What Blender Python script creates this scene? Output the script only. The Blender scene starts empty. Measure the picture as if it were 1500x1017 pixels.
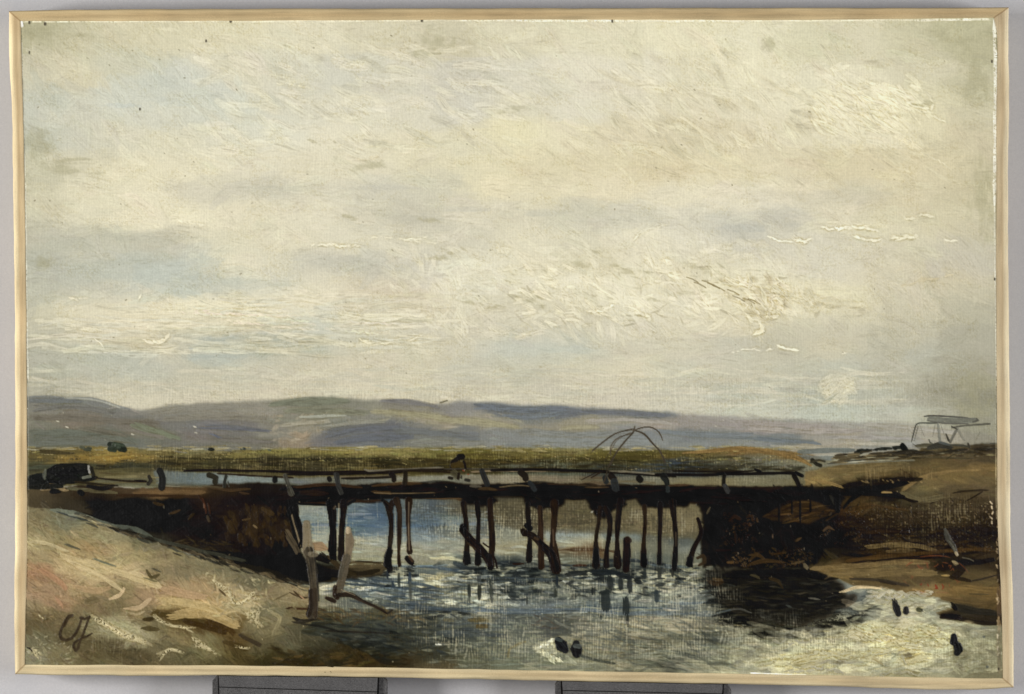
import bpy, math, random
import numpy as np

# ---------------------------------------------------------------- camera, world, lamps
# One photograph pixel (1500 x 1017) on the face of the painting is PX metres.
PX = 0.00032
CXP, CYP = 750.0, 508.5
BACKD = 66.0   # distance of the backdrop behind the picture plane, photo pixels
def W3(x, y, z=0.0):
    """photo pixel on the painting's plane -> scene point (painting upright in the XZ plane, facing -Y);
    z is the distance in front of that plane, in photo pixels"""
    return ((x - CXP) * PX, -z * PX, (CYP - y) * PX)

scene = bpy.context.scene
cam_data = bpy.data.cameras.new('camera')
cam = bpy.data.objects.new('camera', cam_data)
scene.collection.objects.link(cam)
CAM_D = 1.25
cam.location = (0, -CAM_D, 0)
cam.rotation_euler = (math.radians(90), 0, 0)
cam_data.sensor_width = 36.0
cam_data.lens = 36.0 * CAM_D / (1500 * PX)
cam_data.clip_start = 0.05
cam_data.clip_end = 50.0
scene.camera = cam

world = bpy.data.worlds.new('World')
scene.world = world
world.use_nodes = True
world.node_tree.nodes['Background'].inputs[0].default_value = (0.93, 0.96, 1.0, 1)
world.node_tree.nodes['Background'].inputs[1].default_value = 0.085

def lamp(name, loc, target, size, sizey, power, col):
    d = bpy.data.lights.new(name, 'AREA')
    d.shape = 'RECTANGLE'; d.size = size; d.size_y = sizey
    d.energy = power; d.color = col
    o = bpy.data.objects.new(name, d)
    o.location = loc
    from mathutils import Vector
    o.rotation_euler = (Vector(target) - Vector(loc)).to_track_quat('-Z', 'Y').to_euler()
    scene.collection.objects.link(o)
    return o
lamp('studio_lamp', (-1.42, -0.80, 0.03), (-0.03, 0, 0.0), 0.42, 0.42, 27.0, (1.0, 0.985, 0.965))
lamp('studio_lamp', (1.46, -0.78, -0.03), (0.03, 0, 0.0), 0.42, 0.42, 20.5, (0.985, 0.985, 1.0))

scene.view_settings.view_transform = 'Standard'
scene.view_settings.look = 'None'
scene.view_settings.exposure = 0.0
scene.view_settings.gamma = 1.0
scene.view_settings.use_curve_mapping = False

# ================================================================ the painter
# The paint layer is laid down stroke by stroke into a height + pigment field, which
# becomes the relief mesh of the painting further down.
f4 = np.float32
G = 0.96
X0, Y0, X1, Y1 = 26.0, 20.0, 1476.0, 1000.0
NX = int((X1 - X0) * G) + 1
NY = int((Y1 - Y0) * G) + 1
gx = (X0 + np.arange(NX) / G).astype(f4)
gy = (Y0 + np.arange(NY) / G).astype(f4)
PXX, PYY = np.meshgrid(gx, gy)
C = np.zeros((NY, NX, 3), f4)
H = np.zeros((NY, NX), f4)
WA = np.ones((NY, NX), f4)          # how much of the weave shows through
ID = np.zeros((NY, NX), np.int16)
rng = np.random.default_rng(11)
TB = rng.random((512, 512)).astype(f4)

def nz(x, y, s=0.0):
    x = x + s * 17.137; y = y + s * 7.713
    xi = np.floor(x); yi = np.floor(y)
    fx = x - xi; fy = y - yi
    fx = fx * fx * (3 - 2 * fx); fy = fy * fy * (3 - 2 * fy)
    xi = xi.astype(np.int32) & 511; yi = yi.astype(np.int32) & 511
    x2 = (xi + 1) & 511; y2 = (yi + 1) & 511
    return ((TB[yi, xi] * (1 - fx) + TB[yi, x2] * fx) * (1 - fy)
            + (TB[y2, xi] * (1 - fx) + TB[y2, x2] * fx) * fy)

def fbm(x, y, s=0.0, o=4):
    r = 0; a = 0.5; t = 0
    for i in range(o):
        r = r + a * nz(x * 2 ** i, y * 2 ** i, s + i * 3.3); t += a; a *= 0.55
    return r / t

def clip01(a): return np.clip(a, 0, 1)

# the linen: warp threads (seen as upright lines) and weft threads
jx = fbm(gx[None, :] / 11.0, gy[:, None] / 45.0, 2.0, 3) * 9.0
jy = fbm(gx[None, :] / 45.0, gy[:, None] / 11.0, 5.0, 3) * 9.0
thx = 0.5 + 0.5 * np.sin((PXX + jx) * (2 * math.pi / 3.9))
thy = 0.5 + 0.5 * np.sin((PYY + jy) * (2 * math.pi / 4.3))
ax_ = 0.15 + 1.3 * fbm(PXX / 4.2, PYY / 22.0, 9.0, 2)
ay_ = 0.1 + 1.1 * fbm(PXX / 18.0, PYY / 4.3, 14.0, 2)
chk = (np.sin(PXX * (math.pi / 3.9)) * np.sin(PYY * (math.pi / 4.3))) * 0.5 + 0.5
WV = (thx * ax_ * 0.55 + thy * ay_ * 0.33 + chk * 0.22)
WV = ((WV - WV.min()) / (WV.max() - WV.min())).astype(f4)
GR = clip01((fbm(PXX / 1.9, PYY / 1.7, 3.0, 2) * .6 + fbm(PXX / 7.0, PYY / 4.5, 23.0, 3) * .4 - .5) * 1.9 + .5).astype(f4)
del jx, jy, chk

PARTS = []
def part(name, parent=None, label=None, group=None):
    PARTS.append((name, parent, label, group)); return len(PARTS) - 1

def sl(xa, ya, xb, yb):
    i0 = max(0, int((xa - X0) * G)); i1 = min(NX, int((xb - X0) * G) + 2)
    j0 = max(0, int((ya - Y0) * G)); j1 = min(NY, int((yb - Y0) * G) + 2)
    return slice(j0, j1), slice(i0, i1)

def rgb(c): return np.array(c, f4) / 255.0

def resample(P, ws, step):
    n = len(P)
    if n == 2: 
        k = 2
        return P, ws
    Q = []; q = []
    Pe = np.vstack([2 * P[0] - P[1], P, 2 * P[-1] - P[-2]])
    for i in range(n - 1):
        p0, p1, p2, p3 = Pe[i:i + 4]
        m = max(1, min(10, int(np.hypot(*(p2 - p1)) / step)))
        for k in range(m):
            t = k / m
            Q.append(0.5 * ((2 * p1) + (-p0 + p2) * t + (2 * p0 - 5 * p1 + 4 * p2 - p3) * t * t + (-p0 + 3 * p1 - 3 * p2 + p3) * t ** 3))
            q.append(ws[i] * (1 - t) + ws[i + 1] * t)
    Q.append(P[-1]); q.append(ws[-1])
    return np.array(Q), np.array(q)

def put(s, a, col, pid, idthr=0.5):
    C[s] += (col - C[s]) * a[..., None]
    if pid is not None:
        m = a > idthr
        ID[s][m] = pid

def stroke(pts, w, col, pid=None, op=1.0, st=0.35, dry=0.0, h=0.22, soft=1.0, col2=None, rag=0.25, fade=0.0, idt=0.45, gr=0.0):
    P = np.array(pts, np.float64)
    ws = np.array(w if hasattr(w, '__len__') else [w] * len(P), np.float64)
    if len(ws) != len(P):
        ws = np.interp(np.linspace(0, 1, len(P)), np.linspace(0, 1, len(ws)), ws)
    Q, wq = resample(P, ws, 5.0)
    mw = wq.max() / 2 + soft + 1
    s = sl(Q[:, 0].min() - mw, Q[:, 1].min() - mw, Q[:, 0].max() + mw, Q[:, 1].max() + mw)
    xs = PXX[s]; ys = PYY[s]
    if xs.size == 0: return
    D = np.full(xs.shape, 1e9, f4); SG = np.zeros(xs.shape, f4); SS = np.zeros(xs.shape, f4); HW = np.ones(xs.shape, f4)
    acc = 0.0
    for i in range(len(Q) - 1):
        ax, ay = Q[i]; bx, by = Q[i + 1]
        vx, vy = bx - ax, by - ay
        l2 = vx * vx + vy * vy + 1e-9; l = math.sqrt(l2)
        t = np.clip(((xs - ax) * vx + (ys - ay) * vy) / l2, 0, 1)
        dx = xs - ax - t * vx; dy = ys - ay - t * vy
        d = np.sqrt(dx * dx + dy * dy)
        m = d < D
        D = np.where(m, d, D)
        SG = np.where(m, (dx * vy - dy * vx) / l, SG)
        SS = np.where(m, acc + t * l, SS)
        HW = np.where(m, (wq[i] * (1 - t) + wq[i + 1] * t) / 2, HW)
        acc += l
    sd = rng.random() * 90
    b = nz(SG / 1.25, SS / 16.0, sd) * 0.65 + nz(SG / 2.6, SS / 7.0, sd + 7) * 0.35
    HW = HW * (0.92 + 0.30 * nz(SS / (5 + mw * 1.2), np.full_like(SS, 1.5), sd + 13))
    e = HW * (1 + (b - 0.5) * rag) - D
    ed = np.minimum(SS, acc - SS)
    b2 = nz(SG / 1.6, SS / 40.0, sd + 31)
    if rag > .3: e = e - (0.0 + 1.2 * b2) * mw * min(rag, 1.0) * 0.6 * np.exp(-ed / (mw * 1.1))
    a = clip01(e / soft + 0.5)
    if fade: a = a * clip01((b + 1 - SS / acc * (1 + fade)) * 2.2)
    if dry:
        tx = (0.30 * WV[s] + 0.70 * GR[s]) if dry > 0 else 1 - (0.35 * WV[s] + 0.65 * GR[s])
        a = a * clip01((tx - abs(dry)) / 0.12 + 0.5)
    a = a * op
    base = rgb(col)
    if col2 is not None:
        cc = base + (rgb(col2) - base) * clip01((b - 0.5) * 2.4 + 0.35)[..., None]
    else:
        cc = base * (1 + (b - 0.5)[..., None] * st)
    if gr: cc = cc * (1 - gr * clip01((0.42 - b) * 5)[..., None] * np.array([.9, 1, 1.3], f4))
    put(s, a, cc, pid, idt)
    rim = clip01(1 - np.abs(e) / 1.6)
    H[s] += a * h * (0.35 + 1.1 * b) + rim * a * h * 0.5
    WA[s] *= 1 - a * min(0.9, h * 1.3)

def polymask(pts, s, wob=0.0, sc=10.0, soft=1.2, smooth=True):
    P = np.array(pts, np.float64)
    xs = PXX[s]; ys = PYY[s]
    sd = rng.random() * 50
    if wob:
        xs = xs + (fbm(PXX[s] / sc, PYY[s] / sc, sd, 3) - 0.5) * 2 * wob
        ys = ys + (fbm(PXX[s] / sc, PYY[s] / sc, sd + 20, 3) - 0.5) * 2 * wob
    ins = np.zeros(xs.shape, bool)
    n = len(P)
    for i in range(n):
        ax, ay = P[i]; bx, by = P[(i + 1) % n]
        if ay == by: continue
        c = ((ys > ay) != (ys > by)) & (xs < (bx - ax) * (ys - ay) / (by - ay) + ax)
        ins ^= c
    m = ins.astype(f4)
    k = int(round(soft))
    for _ in range(2):
        if k >= 1: m = blur(m, k)
    return m

def blur(m, k):
    for ax in (0, 1):
        p = np.pad(m, [(k + 1, k) if i == ax else (0, 0) for i in range(m.ndim)], mode='edge')
        c = np.cumsum(p, axis=ax, dtype=np.float64)
        n = m.shape[ax]
        hi = [slice(None)] * m.ndim; lo = [slice(None)] * m.ndim
        hi[ax] = slice(2 * k + 1, 2 * k + 1 + n); lo[ax] = slice(0, n)
        m = ((c[tuple(hi)] - c[tuple(lo)]) / (2 * k + 1)).astype(f4)
    return m

def poly(pts, col, pid=None, op=1.0, wob=2.0, sc=10.0, soft=1, dry=0.0, var=0.15, h=0.1, vs=(14, 5), wa=None):
    P = np.array(pts, float)
    s = sl(P[:, 0].min() - 8 - wob, P[:, 1].min() - 8 - wob, P[:, 0].max() + 8 + wob, P[:, 1].max() + 8 + wob)
    a = polymask(pts, s, wob, sc, soft) 
    if pid is not None:
        ID[s][a > 0.5] = pid
    sd = rng.random() * 50
    n = fbm(PXX[s] / vs[0], PYY[s] / vs[1], sd, 4)
    if dry:
        tx = (0.30 * WV[s] + 0.70 * GR[s]) if dry > 0 else 1 - (0.35 * WV[s] + 0.65 * GR[s])
        a = a * clip01((tx + (n - .5) * .5 - abs(dry)) / 0.14 + 0.5)
    a = a * op
    C[s] += (rgb(col) * (1 + (n - 0.5)[..., None] * var * 2) - C[s]) * a[..., None]
    H[s] += a * h * n
    if wa is not None: WA[s] += (wa - WA[s]) * a
    return s, a

def field(ctrl, mask_s, mask, ax=60.0, ay=22.0, warp=8.0, pid=None):
    """smooth colour field through control points (x, y, r, g, b), gaussian weights"""
    K = 6
    s = mask_s
    xs = PXX[s][::K, ::K]; ys = PYY[s][::K, ::K]
    num = np.zeros(xs.shape + (3,), np.float64); den = np.zeros(xs.shape, np.float64) + 1e-12
    for c in ctrl:
        x, y = c[0], c[1]
        kx = ax * (c[5] if len(c) > 5 else 1); ky = ay * (c[5] if len(c) > 5 else 1)
        w = np.exp(-np.minimum(((xs - x) / kx) ** 2 + ((ys - y) / ky) ** 2, 24.0)) + 3e-4 / (1 + ((xs - x) / kx) ** 2 + ((ys - y) / ky) ** 2) ** 2
        num += w[..., None] * np.array(c[2:5]) / 255.0; den += w
    F = (num / den[..., None]).astype(f4)
    # bilinear lookup with a noise warp, so patches get painterly edges
    hh, ww = F.shape[:2]
    wx = (fbm(PXX[s] / 16, PYY[s] / 9, 31, 4) - .5) * 2 * warp * 1.6
    wy = (fbm(PXX[s] / 22, PYY[s] / 8, 47, 4) - .5) * 2 * warp * 0.8
    jj, ii = np.mgrid[0:PXX[s].shape[0], 0:PXX[s].shape[1]].astype(f4)
    u = np.clip((ii + wx) / K, 0, ww - 1.001); v = np.clip((jj + wy) / K, 0, hh - 1.001)
    ui = u.astype(int); vi = v.astype(int); fu = (u - ui)[..., None]; fv = (v - vi)[..., None]
    R = (F[vi, ui] * (1 - fu) + F[vi, ui + 1] * fu) * (1 - fv) + (F[vi + 1, ui] * (1 - fu) + F[vi + 1, ui + 1] * fu) * fv
    C[s] += (R - C[s]) * mask[..., None]
    if pid is not None: ID[s][mask > 0.5] = pid

def blob(x, y, rx, ry, col, op=0.6, pid=None, ang=0.0, hard=0.5, wob=0.5, h=0.05, dry=0.0):
    R = max(rx, ry) * 1.6 + 3
    s = sl(x - R, y - R, x + R, y + R)
    dx = PXX[s] - x; dy = PYY[s] - y
    ca, sa = math.cos(ang), math.sin(ang)
    u = (dx * ca + dy * sa) / rx; v = (-dx * sa + dy * ca) / ry
    sd = rng.random() * 60
    r = np.sqrt(u * u + v * v) + (fbm(PXX[s] / max(3, rx * .35), PYY[s] / max(2, ry * .5), sd, 4) - .5) * 2 * wob
    a = clip01((1 - r) / (1 - hard) + 0.0)
    a = a * a * (3 - 2 * a)
    if dry:
        tx = (0.30 * WV[s] + 0.70 * GR[s]) if dry > 0 else 1 - (0.35 * WV[s] + 0.65 * GR[s])
        a = a * clip01((tx - abs(dry)) / 0.14 + 0.5)
    a = a * op
    n = fbm(PXX[s] / 7, PYY[s] / 3, sd + 5, 3)
    put(s, a, rgb(col) * (0.94 + 0.12 * n[..., None]), pid)
    H[s] += a * h * n

def scatter(cond_poly, n, L, Wd, ang, jit=0.05, hue=0.015, op=0.7, h=0.12, dry=0.0, spread=0.3, curve=0.05, palette=None, pid=None, keep=None, st=0.25, fade=.5, gr=0.0):
    """many small brush marks picking up the colour that lies under them"""
    P = np.array(cond_poly, float)
    s = sl(P[:, 0].min(), P[:, 1].min(), P[:, 0].max(), P[:, 1].max())
    m = polymask(cond_poly, s, 0, 10, 0) > 0.5
    if keep is not None: m &= np.isin(ID[s], keep)
    jj, ii = np.nonzero(m)
    if len(jj) == 0: return
    pick = rng.integers(0, len(jj), n)
    C0 = C[s].copy()
    for k in pick:
        x = float(PXX[s][jj[k], ii[k]]); y = float(PYY[s][jj[k], ii[k]])
        l = rng.uniform(*L); w = rng.uniform(*Wd)
        a = (ang(x, y) if callable(ang) else ang) + rng.normal(0, spread)
        dx, dy = math.cos(a) * l / 2, math.sin(a) * l / 2
        if palette is not None:
            c = np.array(palette[rng.integers(0, len(palette))], float)
        else:
            c = C0[jj[k], ii[k]] * 255
        c = c * (1 + rng.normal(0, jit)) * (1 + rng.normal(0, hue, 3))
        b = rng.normal(0, curve) * l
        stroke([(x - dx, y - dy), (x - dy / l * b * 2, y + dx / l * b * 2), (x + dx, y + dy)], [w * .8, w, w * .5], c, pid, op=op * rng.uniform(.5, 1), st=st, h=h * rng.uniform(.4, 1.4), dry=dry, rag=.5, fade=fade, soft=1.3, gr=gr)

# ================================================================ what is painted
ALL = (slice(0, NY), slice(0, NX))
SKY = part('painted_sky', None, 'pale cream and grey painted sky with thick light cloud strokes')
HILL = part('painted_hills', None, 'low grey-green and violet painted hills along the horizon')
MEAD = part('painted_meadow', None, 'narrow yellow-olive painted meadow below the hills')
FAR = part('painted_far_water', None, 'thin pale strip of painted water seen through the bridge railing')
RIV = part('painted_river', None, 'grey-blue and beige painted river under and before the bridge')
BANK = part('painted_bank', None, 'dark brown painted earth bank left of the bridge')
SAND = part('painted_sandbank', None, 'beige and pinkish painted sandbank in the lower left corner')
SHORE = part('painted_shore', None, 'brown and tan painted shore at the right edge')
ABUT = part('painted_abutment', None, 'black-brown painted abutment carrying the right end of the bridge')
SHAD = part('painted_dark_pool', None, 'black painted reflection of the abutment in the river')
BRI = part('painted_bridge', None, 'dark brown painted timber bridge crossing the whole picture')

# ---- sky
one = np.ones((NY, NX), f4)
sky = [  # x, y, r, g, b
 (45,45,168,166,128),(70,50,176,173,138),(130,60,188,184,152),(220,50,198,193,160),(330,45,204,199,166),(450,60,204,200,172),(560,50,198,193,164),(640,60,190,184,154),(760,60,200,195,165),(880,60,204,199,168),(1000,50,211,206,172),(1100,60,208,204,172),(1180,70,198,195,160),(1260,60,199,194,162),(1340,60,188,184,148),(1400,50,180,178,138),(1440,60,172,168,128),
 (50,110,186,183,158),(110,110,196,190,160),(170,95,188,189,165),(230,125,184,192,182),(290,125,188,194,184),(350,100,202,199,175),(420,100,196,195,176),(510,105,192,193,178),(590,110,196,194,176),(680,120,190,188,174),(760,110,197,195,178),(840,100,206,202,180),(930,110,205,201,178),(1020,110,205,200,170),(1110,100,214,209,176),(1180,110,206,202,172),(1260,120,210,205,174),(1340,110,196,191,160),(1430,130,182,178,142),
 (60,150,180,186,174),(110,165,190,191,174),(180,150,190,196,184),(240,170,192,195,180),(310,165,190,196,184),(370,180,194,199,184),(440,160,196,195,176),(520,170,203,200,178),(600,170,200,197,176),(680,160,192,191,178),(760,160,200,196,172),(840,155,203,200,180),(920,150,204,199,174),(1000,150,203,196,166),(1080,150,208,202,172),(1160,150,212,207,176),(1230,150,219,213,180),(1300,160,220,214,180),(1350,150,204,198,160),(1430,170,190,184,150),
 (55,200,176,182,168),(110,205,186,188,172),(170,200,196,195,172),(250,210,202,199,172),(330,200,200,199,178),(410,195,202,202,184),(500,205,208,203,178),(590,220,207,201,170),(680,210,203,198,168),(750,190,210,203,160),(830,200,210,203,168),(910,200,204,194,160),(1000,205,200,190,156),(1080,200,202,192,158),(1150,185,206,199,168),(1210,190,206,199,168),(1290,190,210,203,170),(1360,180,205,197,158),(1430,200,192,182,146),
 (55,250,184,182,154),(120,240,196,191,162),(200,250,208,202,170),(290,245,210,204,174),(370,240,206,201,176),(450,250,205,199,172),(540,245,206,200,172),(620,250,202,196,162),(700,245,206,199,162),(790,250,203,194,156),(880,245,204,194,156),(970,250,202,190,150),(1060,245,206,195,156),(1140,240,203,193,158),(1230,245,200,188,148),(1310,250,203,191,152),(1390,245,198,187,148),(1445,250,184,175,138),
 (60,300,190,186,156),(130,290,205,200,170),(210,300,212,206,176),(300,280,196,192,170),(390,276,188,186,168),(480,280,198,194,172),(560,270,190,188,170),(640,265,190,188,166),(720,270,208,200,162),(800,280,206,198,164),(900,270,208,198,164),(1000,280,208,201,172),(1090,290,206,200,174),(1170,280,204,195,164),(1250,290,194,187,158),(1330,290,198,188,152),(1420,290,188,179,142),
 (60,340,178,177,156),(120,320,200,196,168),(200,325,212,206,176),(290,320,212,206,176),(370,315,206,200,172),(460,312,206,201,176),(540,318,190,187,166),(610,322,184,181,162),(680,310,196,192,170),(760,312,198,193,168),(840,316,188,186,164),(920,322,192,190,170),(1010,325,196,193,174),(1080,332,180,180,168),(1150,320,182,180,164),(1130,305,208,203,180),(1220,320,200,194,166),(1300,325,200,193,160),(1380,320,194,186,150),(1440,330,186,179,148),
 (60,390,166,170,156),(100,352,172,174,158),(170,352,178,178,158),(240,355,176,175,156),(330,352,200,196,168),(420,350,204,199,172),(510,345,202,198,174),(600,350,198,194,172),(680,350,192,189,168),(760,355,204,199,172),(850,360,198,194,168),(940,350,210,205,180),(1020,360,204,200,180),(1100,360,190,188,172),(1180,360,196,192,172),(1260,370,196,191,168),(1340,360,196,190,160),(1420,370,182,177,152),
 (110,400,170,176,164),(180,385,172,178,168),(150,370,182,184,166),(230,400,170,180,172),(280,375,178,184,174),(280,415,174,182,172),(330,385,206,202,174),(400,385,196,194,172),(470,390,184,183,168),(540,395,178,178,164),(610,395,190,188,172),(700,390,206,203,180),(790,390,204,199,170),(870,385,198,192,160),(950,385,208,203,176),(1040,395,200,194,164),(1120,395,206,201,176),(1200,385,198,194,174),(1290,400,198,191,164),(1380,400,194,183,150),(1405,380,180,176,162),
 (60,430,172,175,158),(130,430,178,180,164),(200,425,186,188,172),(330,412,178,184,172),(400,412,182,187,174),(380,395,212,205,176),(470,410,204,198,172),(540,420,200,190,164),(600,430,196,184,162),(670,420,208,206,186),(760,425,212,209,188),(840,420,216,212,188),(930,410,210,205,176),(1010,420,206,198,166),(1090,415,212,206,172),(1160,430,208,201,166),(1240,440,206,200,164),(1320,430,192,186,160),(1410,430,184,178,150),
 (60,465,186,183,156),(120,450,206,200,170),(200,455,210,202,172),(290,448,214,208,178),(370,445,214,208,180),(450,442,210,204,176),(530,450,196,188,162),(610,445,204,197,174),(690,445,200,196,170),(770,440,190,185,158),(850,440,204,199,170),(930,445,214,210,184),(1010,440,212,208,184),(1090,440,212,205,174),(1170,450,210,203,170),(1250,460,194,189,160),(1330,455,186,181,154),(1420,450,170,167,142),
 (70,490,172,172,154),(130,490,196,190,166),(200,495,206,198,170),(290,478,202,196,168),(340,470,208,200,168),(420,462,206,202,178),(470,470,186,192,180),(550,472,192,194,178),(620,470,196,192,174),(700,470,194,190,168),(780,480,192,188,166),(850,475,190,185,160),(920,480,200,196,176),(1010,470,200,194,168),(1090,470,204,197,164),(1150,480,186,182,156),(1230,490,184,180,156),(1320,490,178,175,152),(1420,500,160,158,138),
 (60,530,160,164,148),(120,520,170,174,158),(190,520,170,176,164),(250,510,186,182,160),(300,495,162,172,164),(320,520,160,171,164),(380,500,160,170,160),(440,500,168,176,162),(520,500,184,184,164),(600,505,192,188,164),(680,500,190,187,166),(760,510,178,184,172),(840,510,178,184,170),(920,505,188,184,162),(1000,505,190,185,162),(1080,510,180,178,160),(1140,510,178,175,152),(1220,510,188,182,154),(1300,520,172,170,150),(1400,540,154,152,132),
 (60,565,158,160,142),(130,560,174,172,152),(160,545,168,174,160),(220,550,174,178,164),(290,550,178,176,154),(370,545,178,178,158),(440,540,184,180,158),(530,535,192,185,160),(620,530,190,184,158),(680,545,182,182,164),(760,545,182,180,158),(850,540,190,186,160),(930,540,196,190,162),(1000,550,184,184,164),(1080,545,182,180,158),(1160,545,176,176,156),(1240,540,172,176,160),(1320,550,168,166,146),(1350,530,166,170,156),(1430,580,132,130,108),
 (60,575,164,162,144),(200,580,192,186,162),(300,572,190,184,160),(400,565,190,182,158),(500,565,194,187,162),(600,572,196,189,164),(700,575,188,182,160),(800,575,186,182,162),(900,580,190,184,164),(1000,585,186,184,166),(1080,580,178,184,170),(1120,600,178,182,166),(1180,585,166,172,158),(1210,600,170,180,168),(1280,590,168,172,156),(1310,600,174,178,164),(1360,600,158,158,138),(1400,565,146,145,124),(1430,610,140,140,118),(1445,560,150,148,128),
 (1250,612,174,184,170),(1340,612,168,172,154),
]
field(sky, ALL, one, 36, 16, 10, SKY)

def skyang(x, y):
    if y < 240: return 0.42 + 0.25 * math.sin(x / 130.0)
    if y < 330: return 0.12
    if x > 700 and y < 500: return 0.45 + 0.35 * math.sin(x / 60.0 + y / 40)
    return 0.02
skyP = [(28,28),(1462,28),(1462,630),(28,600)]
# broad scrubbed marks first, then finer ones
def sky_marks():
    scatter(skyP, 900, (24, 70), (9, 20), skyang, .022, .008, .55, .22, spread=.5, st=.10, gr=.10)
    scatter(skyP, 1900, (14, 50), (4, 12), skyang, .022, .007, .5, .24, spread=.28, st=.10, gr=.07)
sky_marks()
# blue-grey clouds
for (x, y, rx, ry, c, o) in [(165,398,70,24,(168,178,168),.45),(240,402,70,26,(170,182,176),.7),(262,425,42,12,(172,184,178),.6),(215,380,60,10,(166,174,164),.5),(95,360,60,16,(168,172,154),.5),(210,348,70,9,(170,172,154),.55),(345,412,55,7,(172,182,172),.6),(300,385,30,16,(172,182,174),.5),(330,505,48,14,(156,168,162),.6),(310,520,42,12,(156,170,166),.6),(400,498,60,14,(158,168,158),.5),(150,515,60,16,(164,172,158),.5),(265,150,50,12,(182,192,186),.5),(175,155,32,5,(172,186,190),.45),(80,150,30,26,(172,182,170),.45),(240,120,40,14,(180,190,182),.4),(1090,334,45,8,(166,170,164),.5),(1140,318,50,18,(176,176,164),.5),(490,385,70,12,(176,177,164),.5),(560,275,90,6,(178,178,166),.45),(410,275,60,6,(178,178,160),.5),(600,320,60,8,(176,174,156),.5),(690,308,50,5,(176,176,164),.45),(430,470,70,9,(184,192,180),.5),(840,512,60,9,(170,180,170),.5),(800,312,50,8,(178,180,166),.4),(900,322,90,7,(182,182,166),.4),(1370,395,18,22,(176,172,162),.5),(1200,290,110,14,(184,180,160),.35),(520,160,60,10,(186,190,180),.4),(680,130,40,16,(184,184,174),.4),(1300,600,90,9,(166,176,162),.4)]:
    blob(x, y, rx, ry, c, o, wob=.7, hard=.35)
scatter(skyP, 1000, (14, 46), (5, 14), skyang, .012, .004, .5, .28, spread=.28, st=.09, gr=.08)
# olive ground showing through scrubbed places
for (x, y, rx, ry) in [(40,48,16,20),(62,45,30,16),(90,250,50,16),(120,52,28,6),(640,60,30,20),(625,78,26,8),(750,160,30,8),(1128,66,14,14),(1400,60,60,30),(1350,150,24,10),(1440,300,26,60),(1430,560,40,36),(1425,598,36,20),(60,210,30,30),(1430,120,30,40),(100,235,40,7),(60,385,24,14),(540,242,30,10)]:
    blob(x, y, rx, ry, (150,146,104), .42, wob=.9, hard=.1)
for (x, y, a) in [(785,392,30),(850,388,24),(915,396,28),(640,378,22),(780,440,30),(720,452,26),(755,436,22),(870,368,16),(1030,395,26),(1052,408,22),(1015,430,26),(690,444,22),(860,476,14),(1058,402,18),(960,440,18),(945,398,16),(925,470,12),(1350,152,12),(490,208,10),(460,208,14),(510,318,20),(628,322,20),(660,372,18),(680,366,10)]:
    blob(x, y, a, a * .22, (160,152,108), .5, ang=rng.normal(0.25, .2), wob=.9, hard=.1)
# short pale and dark bristle marks over the bright middle
mid = [(560,370),(1180,350),(1200,470),(980,500),(640,500),(560,440)]
scatter(mid, 330, (12, 34), (5, 11), lambda x, y: .5 + .5 * math.sin(x / 45.), .015, .006, .42, .5, spread=.4, st=.12, gr=.14, palette=[(214,209,182),(212,206,178),(204,198,168),(222,217,190),(196,190,158)])
scatter([(740,400),(960,380),(1150,400),(1140,470),(760,480)], 90, (8, 22), (1.4, 3.4), lambda x, y: .5, .04, .01, .45, -.1, spread=.5, palette=[(150,140,98),(168,160,120),(140,130,92)])
scatter([(740,400),(960,380),(1150,400),(1140,470),(760,480)], 110, (10, 26), (4, 9), lambda x, y: .45, .015, .006, .5, .7, gr=.2, spread=.35, palette=[(226,220,190),(222,214,180)])
scatter([(1180,135),(1340,120),(1380,160),(1300,195),(1200,190)], 110, (16, 40), (5, 10), .62, .02, .008, .6, .6, gr=.16, spread=.25, palette=[(224,219,186),(218,212,178),(212,206,170)])
scatter([(270,60),(760,70),(760,230),(300,230)], 130, (24, 60), (6, 13), .3, .02, .008, .4, .5, gr=.16, spread=.25, palette=[(214,209,182),(206,200,168),(176,172,146),(216,212,190)])
scatter([(900,70),(1300,90),(1300,230),(900,230)], 120, (20, 50), (6, 13), .55, .02, .008, .4, .5, gr=.16, spread=.3, palette=[(214,208,176),(206,198,164),(180,172,138),(218,213,184)])
scatter([(40,540),(1300,540),(1300,600),(700,585),(40,575)], 200, (40, 120), (3, 7), .02, .015, .008, .5, .2, spread=.04, palette=[(194,189,164),(184,180,156),(176,176,158),(200,195,168)])
scatter([(300,430),(640,430),(640,520),(60,520),(60,470)], 170, (40, 120), (3, 8), .02, .02, .008, .5, .5, gr=.2, spread=.05, palette=[(216,210,180),(210,203,172),(184,176,142),(196,198,182),(206,200,172)])
scatter([(800,110),(1250,110),(1400,270),(1440,330),(900,260)], 30, (30, 70), (4, 9), .5, .02, .006, .4, .5, gr=.2, spread=.2, palette=[(214,206,170),(186,174,134)])
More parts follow.
